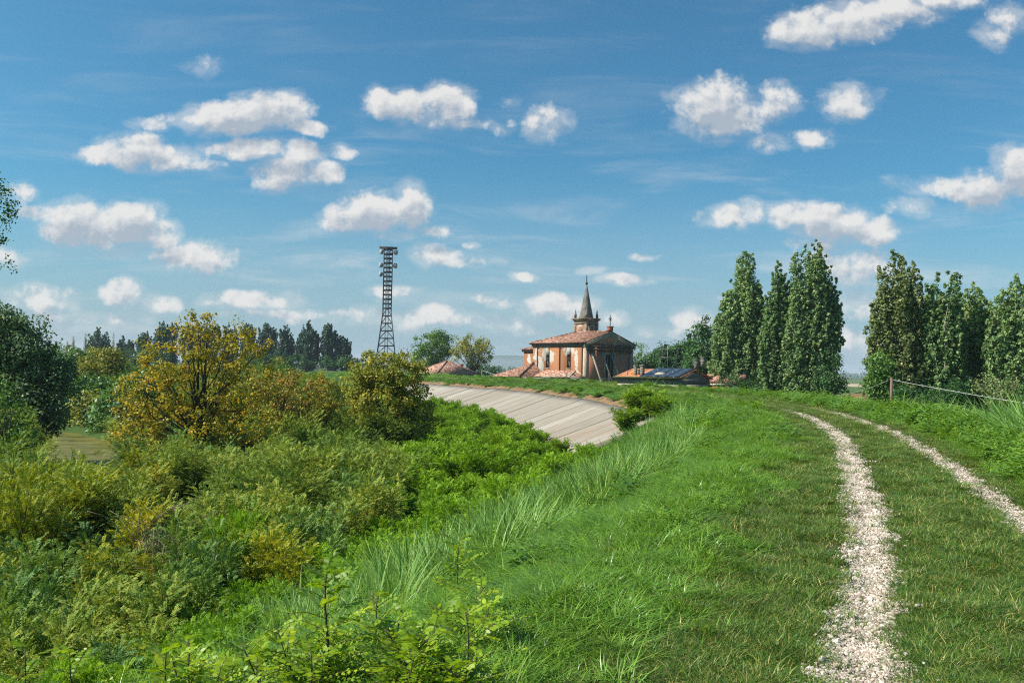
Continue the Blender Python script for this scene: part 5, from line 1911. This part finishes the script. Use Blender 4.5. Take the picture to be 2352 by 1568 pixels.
def off_tracks(XY, q, d, rs):
    """true where the wheel tracks leave room for grass"""
    ok = np.ones(len(XY), bool)
    P1, s1 = path_samples(-0.86, 0.25, 45, 130)
    for (P, N, wl, wr, s), dd in ((TR1, -0.86), (TR2, 0.86)):
        near = np.abs(q - dd) < 0.8
        k = np.where(near)[0]
        if len(k) == 0:
            continue
        A = P[::4]
        for c in range(0, len(k), 4000):
            kk = k[c:c + 4000]
            dx = XY[kk, None, 0] - A[None, :, 0]
            dy = XY[kk, None, 1] - A[None, :, 1]
            j = (dx * dx + dy * dy).argmin(1)
            e = (XY[kk] - A[j])
            side = (e * N[::4][j]).sum(1)
            lim = np.where(side < 0, wl[::4][j], wr[::4][j])
            wide = 0.055 * (np.interp(d[kk], [3, 6, 12, 25, 60, 130], [0.85, 0.95, 1.25, 1.9, 3.2, 5.5]) - 0.9)
            hit = (np.abs(side) < lim + wide + rs.normal(0.0, 0.04, len(kk)) + 0.01) & (rs.random(len(kk)) > 0.05 * (lim > 0.02))
            ok[kk[hit]] = False
    return ok


# mown turf of the crown
rs = np.random.default_rng(41)
XY, d = frustum(rs, 135000, 3.4, 130, 1.85, 0.10, -0.45, 1.0)
q = qdist(XY)
lft = -2.75 + 0.55 * wave(XY[:, 0], XY[:, 1], 0.9, 2.0) + rs.normal(0, 0.25, len(q))
rgt = 1.75 + 0.30 * wave(XY[:, 0], XY[:, 1], 0.9, 4.0) + rs.normal(0, 0.2, len(q))
keep = (q > lft - 0.5) & (q < rgt + 0.4)
keep &= off_tracks(XY, q, d, rs)
bare = 0.6 * wave(XY[:, 0], XY[:, 1], 2.2, 7.0) + 0.5 * wave(XY[:, 0], XY[:, 1], 6.0, 3.0)
keep &= ~((bare > 0.28) & (q > -2.3) & (rs.random(len(q)) < 0.70))
XY, d, q = XY[keep], d[keep], q[keep]
n = len(XY)
scl = np.interp(d, [3, 6, 12, 25, 60, 130], [0.85, 0.95, 1.25, 1.9, 3.2, 5.5]) * rs.uniform(0.6, 1.45, n)
zsc = scl * np.interp(d, [3, 12, 60, 130], [1.0, 0.8, 0.45, 0.3])
o = scatter('turf', 'short mown turf on the crown of the dike between and beside the gravel tracks', np.c_[XY, ground(XY, q)], rs.uniform(0, 6.28, n), scl, rs.integers(0, 4, n), T_TURF, 0.15, 3, zs=np.interp(d, [3, 12, 25, 45, 130], [1.0, 0.85, 0.50, 0.30, 0.25]))
print('turf', n)

# green meadow on both slopes
XY, d = frustum(rs, 150000, 3.2, 260, 1.75, 0.10, -0.75, 1.0)
q = qdist(XY)
lft = -2.55 + 0.55 * wave(XY[:, 0], XY[:, 1], 0.9, 2.0) + rs.normal(0, 0.35, len(q))
rgt = 1.75 + 0.30 * wave(XY[:, 0], XY[:, 1], 0.9, 4.0) + rs.normal(0, 0.15, len(q))
slab = (q < -6.0) & (XY[:, 1] > 46)
bareearth = (q < -5.2 + 0.5 * wave(XY[:, 0], XY[:, 1], 0.8, 1.0)) & (XY[:, 1] > 50)
keep = (((q < lft) & (q > -11.5)) | ((q > rgt) & (q < 13))) & ~slab & ~bareearth
XY, d, q = XY[keep], d[keep], q[keep]
n = len(XY)
hgt = np.where(q < 0, np.interp(-q, [2.0, 3.5, 5.0, 7.5], [0.0, 0.05, 0.36, 0.85]), np.interp(q, [1.6, 2.4, 4.0, 6], [0.1, 0.45, 0.75, 1.0]))
hgt = np.clip(hgt + 0.16 * wave(XY[:, 0], XY[:, 1], 0.7, 8.0) + rs.normal(0, 0.12, n), 0, 1)
tall = hgt > rs.uniform(0.25, 0.75, n)
weed = (rs.random(n) < np.where(q > 0, 0.38, np.interp(d, [6, 14, 25, 40], [0.0, 0.03, 0.10, 0.25]))) & (hgt > 0.3)
idx = np.where(weed, rs.integers(8, 12, n), np.where(tall, rs.integers(4, 8, n), rs.integers(0, 4, n)))
clov = ~weed & ~tall & (wave(XY[:, 0], XY[:, 1], 2.6, 14.0) + rs.normal(0, 0.4, n) > np.interp(d, [4, 10], [0.85, 0.30]))
idx = np.where(clov, rs.integers(12, 15, n), idx)
scl = np.interp(d, [3, 6, 12, 25, 60, 150, 260], [0.85, 0.95, 1.15, 1.5, 2.4, 4.2, 6.5]) * rs.uniform(0.75, 1.3, n)
scl = np.where(weed, scl * 0.80, scl) * (1 + 0.30 * wave(XY[:, 0], XY[:, 1], 1.1, 12.0))
zf = np.interp(d, [3, 15, 45, 80, 150, 260], [0.72, 0.80, 0.55, 0.20, 0.16, 0.14]) * rs.uniform(0.8, 1.2, n)
scatter('meadow_grass', 'lush green meadow grass and weeds on the slopes of the dike', np.c_[XY, ground(XY, q)], rs.uniform(0, 6.28, n), scl, idx, T_GRN + T_TALL + T_WEED + T_CLOV, 0.18, 4, zs=zf)
print('meadow', n)

# coarse reedy grass at the lower edge of the slope, and along the right edge
XY, d = frustum(rs, 20000, 6, 60, 1.3, 0.10, -0.5, 1.0)
q = qdist(XY)
cl = wave(XY[:, 0], XY[:, 1], 0.55, 6.0) + rs.normal(0, 0.3, len(q))
keep = (((q < -4.8) & (q > -8.8) & (d < 46) & (cl > -0.05)) | ((q > 3.2) & (q < 9) & (d < 38) & (cl > -0.2)))
XY, d, q = XY[keep], d[keep], q[keep]
n = len(XY)
idx = np.where(rs.random(n) < 0.10, rs.integers(4, 6, n), rs.integers(0, 4, n))
scl = rs.uniform(0.55, 1.05, n) * np.interp(d, [6, 15, 60], [0.66, 0.95, 1.15])
scl = np.where((q > 3) & (d < 24), scl * 1.45, scl)
scatter('coarse_grass', 'tall coarse reedy grass with brown seed heads at the edge of the slopes', np.c_[XY, ground(XY, q)], rs.uniform(0, 6.28, n), scl, idx, T_REED + T_SEED, 0.16, 5)
print('coarse', n)

# loose stones of the tracks
def stone_mesh(seed):
    r = np.random.default_rng(seed)
    import bmesh
    bm = bmesh.new()
    bmesh.ops.create_icosphere(bm, subdivisions=1, radius=0.5)
    sx, sy, sz = r.uniform(0.7, 1.2), r.uniform(0.6, 1.0), r.uniform(0.4, 0.7)
    for v in bm.verts:
        k = 1 + r.uniform(-0.2, 0.2)
        v.co = Vector((v.co.x * sx * k, v.co.y * sy * k, v.co.z * sz * k))
    me = bpy.data.meshes.new('stone')
    bm.to_mesh(me); bm.free()
    me.materials.append(M_STONE)
    return me


t = NT('pale_stone')
oi = t.n('ShaderNodeObjectInfo').outputs['Random']
M_STONE = t.done(t.ramp(oi, [(0.0, (0.27, 0.20, 0.150)), (0.3, (0.46, 0.375, 0.305)), (0.75, (0.60, 0.51, 0.43)), (1.0, (0.70, 0.62, 0.54))]), 0.9, None, 0.2)
pts, sc_ = [], []
for (P, N, wl, wr, s), cnt in ((TR1, 34000), (TR2, 14000)):
    dd = np.linalg.norm(P, axis=1)
    ok = (P[:, 1] > 2.5) & (dd < 40)
    k0 = np.where(ok)[0]
    w = 1 / np.maximum(dd[k0], 3) ** 1.1
    k = rs.choice(k0, cnt, p=w / w.sum())
    u = rs.uniform(-1, 1, cnt)
    stray = np.where(rs.random(cnt) < 0.05, 1.45, 1.0)
    lat = np.where(u < 0, u * wl[k], u * wr[k]) * stray
    Q = P[k] + N[k] * lat[:, None] + rs.normal(0, 0.02, (cnt, 2))
    pts.append(np.c_[Q, ground(Q) + 0.022])
    sc_.append(rs.lognormal(-3.95, 0.40, cnt) * np.interp(dd[k], [4, 40], [1.0, 1.7]))
pts = np.concatenate(pts); sc_ = np.concatenate(sc_)
scatter('gravel', 'loose pale limestone chippings lying in the two wheel tracks', pts, rs.uniform(0, 6.28, len(pts)), sc_, rs.integers(0, 4, len(pts)), [source('stone', stone_mesh(400 + k)) for k in range(4)], 0.5, 6)


# ------------------------------------------------------------------ single plants on the slope
def oval_leaflets(r, base, direc, length, pairs, ll, droop=0.25, up=None):
    """locust leaf with rounded leaflets (hexagons), for plants close to the eye"""
    Vs, Fs, Ts, off = [], [], [], 0
    for b, dvec, L in zip(base, direc, length):
        d = Vector(dvec).normalized()
        sd = d.cross(Vector((0, 0, 1))).normalized()
        sd = (sd + Vector((0, 0, r.uniform(-0.35, 0.35)))).normalized()
        nr = sd.cross(d).normalized()
        tint = r.random()
        for k in range(pairs + 1):
            f = (k + 1.2) / (pairs + 1.2)
            p = Vector(b) + d * L * f + Vector((0, 0, -droop * L * f * f))
            sides = (-1, 1) if k < pairs else (0,)
            for sg in sides:
                ld = (sd * sg + d * (0.25 if sg else 1.0) + nr * r.uniform(-0.35, 0.1) + Vector(r.normal(0, .08, 3))).normalized()
                wv = ld.cross(nr + Vector(r.normal(0, .22, 3))).normalized()
                l = ll * (0.75 + 0.5 * math.sin(PI * min(1, f * 0.9))) * r.uniform(0.85, 1.15)
                w = l * 0.27
                g = l * 0.08
                Vs += [p + ld * g, p + ld * (g + l * .28) + wv * w * .9, p + ld * (g + l * .62) + wv * w, p + ld * (g + l * .92) + wv * w * .5, p + ld * (g + l),
                       p + ld * (g + l * .92) - wv * w * .5, p + ld * (g + l * .62) - wv * w, p + ld * (g + l * .28) - wv * w * .9]
                Fs.append(list(range(off, off + 8))); off += 8
                Ts += [0.55 * tint + 0.45 * r.random()] * 8
    return np.array([tuple(v) for v in Vs]), np.array(Fs), np.array(Ts)


L_SAP = leaf_mat('young_locust_leaves', [(0.05, (0.125, 0.231, 0.014)), (0.45, (0.204, 0.341, 0.018)), (0.8, (0.365, 0.470, 0.024)), (0.98, (0.600, 0.591, 0.035))], 0.42, 0.3, 0.42, 0.2, 0.8, 1.2)
SAPBARK = plain('dark_red_stem', (0.075, 0.060, 0.030), 0.7, 0.3, 0, 0.3, 8)


def sapling(px, py_top, depth, label, lean=(0.0, 0.0), nl=16, seed=0, ll=0.031, curl=0.0, hfix=None):
    r = np.random.default_rng(900 + seed)
    p = at(px, py_top, depth)
    bx, by = p.x - lean[0], p.y - lean[1]
    b = gz(bx, by) - 0.05
    H = p.z - b
    root = empty('locust_sapling', (bx, by, b), label, 'sapling', 'young locust saplings on the near slope')
    pts = [Vector((lean[0] * f ** 1.5 + 0.03 * math.sin(4 * f + seed), lean[1] * f ** 1.5, H * f)) for f in np.linspace(0, 1, 9)]
    mb = MB()
    mb.tube(pts, [(0.010 if seed == 1 else 0.0052) * (1 - 0.72 * f) + 0.0016 for f in np.linspace(0, 1, 9)], 6)
    base, dr, ln = [], [], []
    nl = int(nl * 1.4)
    for k in range(nl):
        f = 0.22 + 0.78 * (k + 0.5) / nl
        i = min(7, int(f * 8)); tt = f * 8 - i
        q_ = pts[i].lerp(pts[i + 1], tt)
        a = k * 2.4 + seed
        L = (0.30 if f < 0.8 else 0.19) * r.uniform(0.75, 1.15)
        d_ = Vector((math.cos(a), math.sin(a), 0.25 + 0.5 * f + r.uniform(-.15, .15))).normalized()
        base.append(q_); dr.append(d_); ln.append(L)
        e = q_ + d_ * L + Vector((0, 0, -0.25 * L))
        mb.tube([q_, q_ + d_ * L * .5 + Vector((0, 0, -0.06 * L)), e], [0.0022, 0.0018, 0.001], 4, False)
    mb.build('stem', SAPBARK, root)
    V, F, T = oval_leaflets(r, base, dr, ln, 9, ll * 0.9)
    link('leaves', fast_mesh('leaves', V, F, {'tint': T}), L_SAP, root)
    return root


sapling(762, 1305, 4.5, 'tall dark stemmed locust sapling rising alone at the bottom of the picture', (0.02, 0.0), 22, 1, 0.038)
sapling(640, 1440, 4.3, 'locust sapling leaning left beside the tall dark stemmed one', (-0.22, 0.1), 15, 2)
sapling(545, 1478, 4.2, 'arching locust sapling at the bottom edge, second left of the tall one', (-0.28, 0.05), 13, 3)
sapling(420, 1455, 4.6, 'locust sapling with one upright leaf like a comb, far left of the group', (-0.05, 0.0), 9, 4)
sapling(385, 1500, 4.4, 'low leafy locust sapling under the comb leaved one', (-0.1, 0.0), 12, 5)
sapling(872, 1370, 5.0, 'locust sapling just right of the tall dark stemmed one', (0.08, 0.0), 14, 6)
sapling(930, 1430, 4.7, 'low locust sapling in the grass at the bottom centre', (0.1, 0.0), 13, 7)
sapling(1062, 1235, 7.2, 'locust sapling with drooping yellow tip among the coarse grass', (0.03, 0.0), 15, 8, 0.040)
sapling(1110, 1345, 5.6, 'small yellowing locust sapling at the right end of the group', (0.12, 0.0), 9, 9)
sapling(700, 1500, 4.0, 'low locust sapling in front of the tall dark stem', (-0.05, -0.05), 12, 10)
sapling(1010, 1500, 4.2, 'locust sapling half sunk in grass near the bottom edge', (0.06, 0.0), 10, 11)
sapling(60, 1480, 5.6, 'locust sapling in the bottom left corner with pale leaves', (0.04, 0.0), 14, 12)
sapling(170, 1490, 5.2, 'locust sapling right of the corner one at the bottom left', (0.0, 0.0), 12, 13)


pr = random.Random(77)
SEED_SRC = []
for k in range(48):
    px = pr.uniform(330, 1130)
    ylo = np.interp(px, [330, 700, 900, 1130], [1500, 1440, 1400, 1380])
    py = pr.uniform(ylo, 1600)
    sapling(px, py, pr.uniform(3.9, 5.6), 'low locust seedling in the bright patch of seedlings along the bottom of the picture', (pr.uniform(-.2, .2), pr.uniform(-.1, .1)), pr.randint(8, 14), 40 + k, pr.uniform(0.028, 0.036))


def single_shrub(px, py_top, depth, me_list, label, R, H=None, name='bush', cat='bush', group=None, kmesh=0, dz=0.0):
    p = at(px, py_top, depth)
    b = gz(p.x, p.y) - 0.08 + dz
    me = me_list[kmesh % len(me_list)]
    Hm = max(v.co.z for v in me.vertices)
    Rm = max(abs(v.co.x) for v in me.vertices)
    o = bpy.data.objects.new(name, me)
    COL.objects.link(o)
    o.location = (p.x, p.y, b)
    o.scale = (R / Rm, R / Rm, (p.z - b) / Hm)
    o.rotation_euler = (0, 0, r.uniform(0, 6.28))
    return tag(o, label, cat, group)


S_BUSH = leaf_mat('slope_bush_leaves', [(0.08, (0.103, 0.213, 0.012)), (0.5, (0.193, 0.325, 0.016)), (0.9, (0.340, 0.438, 0.024))], 0.34, 0.3, 0.45, 0.1, 0.85, 1.15)
BIG = [shrub_mesh(500 + k, 1.6, 2.4, 2300, 0.32, 9, 0.080, 0.25, S_BUSH, STEM, 0.1, 0.32, 16) for k in range(3)]
for (px, pt, dep, R, lab, k) in (
        (1468, 880, 54, 2.1, 'biggest bright bush at the near end of the concrete slabs', 0),
        (1512, 900, 51, 1.4, 'bush grown into the right flank of the biggest bush by the slabs', 1),
        (1440, 930, 50, 1.25, 'low bush hanging over the concrete in front of the biggest bush', 2),
        (1452, 1015, 36, 0.95, 'yellow green bush at the lower end of the concrete, left of two', 1),
        (1520, 995, 36, 1.0, 'yellow green bush at the lower end of the concrete, right of two', 2),
        (1345, 1022, 50, 0.9, 'dark leaved bush standing before the lower edge of the concrete', 0),
        (1285, 1000, 54, 1.0, 'rounded bush against the lower edge of the concrete, left of the dark leaved one', 1)):
    single_shrub(px, pt, dep, BIG, lab, R, kmesh=k)
WEEDS = [weed_mesh(600 + k, 16, 0.35, 0.95, G_WEED, 0.30, 0.16) for k in range(2)]
SH_SM = [shrub_mesh(620 + k, 0.8, 1.0, 130, 0.26, 6, 0.075, 0.26, S_LOC, STEM, 0.15, 0.3, 9) for k in range(2)]
for (px, pt, dep, R, lab, src, k) in (
        (1742, 900, 37, 0.55, 'upright weed with a leafy spike beside the far bend of the track', WEEDS, 0),
        (1738, 918, 36, 0.62, 'feathery low plant round the foot of the leafy spike by the track', SH_SM, 0),
        (1672, 942, 31, 0.5, 'clump of weeds on the slope left of the leafy spike', WEEDS, 1),
        (1590, 965, 30, 0.6, 'feathery plant on the slope between the bush and the track', SH_SM, 1),
        (1555, 1030, 24, 0.5, 'feathery plant low on the grass slope below the big bush', SH_SM, 0)):
    single_shrub(px, pt, dep, src, lab, R, name='weed_plant', cat='plant', kmesh=k)

# single shrubs that stand out of the thicket
for (px, pt, dep, R, lab, src, k) in (
        (560, 1150, 17.5, 1.05, 'yellow green feathery shrub in the middle of the thicket', SH_LOC, 0),
        (640, 1205, 16.0, 0.9, 'feathery shrub right of the yellow green one in the thicket', SH_YEL, 0),
        (470, 1195, 15.5, 0.8, 'blue grey leaved shrub left of the yellow green feathery one', SH_GRY, 0),
        (720, 1140, 19.5, 1.1, 'grey green shrub behind the yellow green feathery one', SH_GRY, 1),
        (110, 1320, 10.5, 0.85, 'olive shrub with hanging compound leaves in the lower left', SH_OLI, 1),
        (40, 1030, 20.0, 1.1, 'yellow tinged tall shrub at the left edge below the glossy sapling', SH_YEL, 1),
        (175, 1065, 22.0, 1.2, 'yellow orange shrub in front of the river', SH_YEL, 0),
        (300, 1075, 24.0, 1.2, 'greyish shrub in front of the river, right of the yellow orange one', SH_OLI, 0),
        (55, 1440, 9.0, 0.8, 'olive shrub in the bottom left corner behind the pale sapling', SH_OLI, 2),
        (190, 1455, 9.2, 0.8, 'dark grey green shrub between the saplings at the bottom left', SH_GRY, 1),
        (300, 1400, 9.8, 0.75, 'dark shrub left of the comb leaved sapling', SH_OLI, 0),
        (30, 1250, 12.5, 1.0, 'dark green shrub at the left edge, mid height of the thicket', SH_GRY, 0)):
    single_shrub(px, pt, dep, src, lab, R, name='shrub', cat='shrub', kmesh=k)

# bare dry stems in the thicket
for (px, pt, dep, lab, sd) in ((350, 1085, 19, 'tangle of bare dry bent stems in the thicket left of the yellow tree', 1), (405, 1105, 18, 'bare dry stems right of the larger dry tangle', 2)):
    p = at(px, pt, dep)
    b = gz(p.x, p.y) - 0.1
    pr = random.Random(sd)
    mb = MB()
    H = p.z - b
    for k in range(30):
        a = pr.uniform(0, 6.28); rr0 = pr.uniform(0, 0.5)
        b0 = Vector((rr0 * math.cos(a), rr0 * math.sin(a), 0.4))
        h = H * pr.uniform(0.55, 1.05)
        ln = Vector((pr.uniform(-.7, .9), pr.uniform(-.5, .5), 0))
        pts = [b0 + Vector((0, 0, h * f)) + ln * f * f * 1.3 + Vector((0.14 * math.sin(4 * f + k), 0.1 * math.cos(3 * f + k), -0.9 * h * max(0, f - .6) ** 1.3)) for f in np.linspace(0, 1, 7)]
        mb.tube(pts, [0.010 * (1 - .7 * f) + 0.003 for f in np.linspace(0, 1, 7)], 4)
    o = mb.build('dry_shrub', STEMP, None, (p.x, p.y, b))
    tag(o, lab, 'dead shrub')

# far wood lines
def far_wood(name, label, x0, x1, y, h, n, seed):
    r = np.random.default_rng(seed)
    xs = r.uniform(x0, x1, n)
    cen = np.stack([xs, y + r.uniform(-40, 40, n), PLAIN + h * r.uniform(0.2, 0.9, n)], 1)
    rad = h * r.uniform(0.18, 0.34, n)
    V, F, tt = clump_leaves(r, cen, rad, 26, h * 0.13, None)
    o = link(name, fast_mesh(name, V, F, {'tint': tt}), L_FAR)
    tag(o, label, None, None, 'stuff')


far_wood('treeline', 'far line of trees at the edge of the fields', 250, 1500, 1500, 13, 900, 3)
far_wood('treeline', 'far line of trees left of the church below the hills', -260, 60, 620, 9, 500, 4)
far_wood('treeline', 'far wood behind the left river bank', -420, -150, 420, 10, 500, 5)

# ------------------------------------------------------------------ the air
mb = MB()
mb.box(-9000, 9000, -300, 9200, -60, 75)
t = NT('haze_air')
pv_ = t.n('ShaderNodeVolumePrincipled', {'Color': (0.72, 0.82, 0.92, 1), 'Density': 1.5e-4, 'Anisotropy': 0.0})
t.t.links.new(pv_.outputs[0], t.out.inputs['Volume'])
tag(mb.build('haze', t.m), 'thin pale summer haze', None, None, 'stuff')
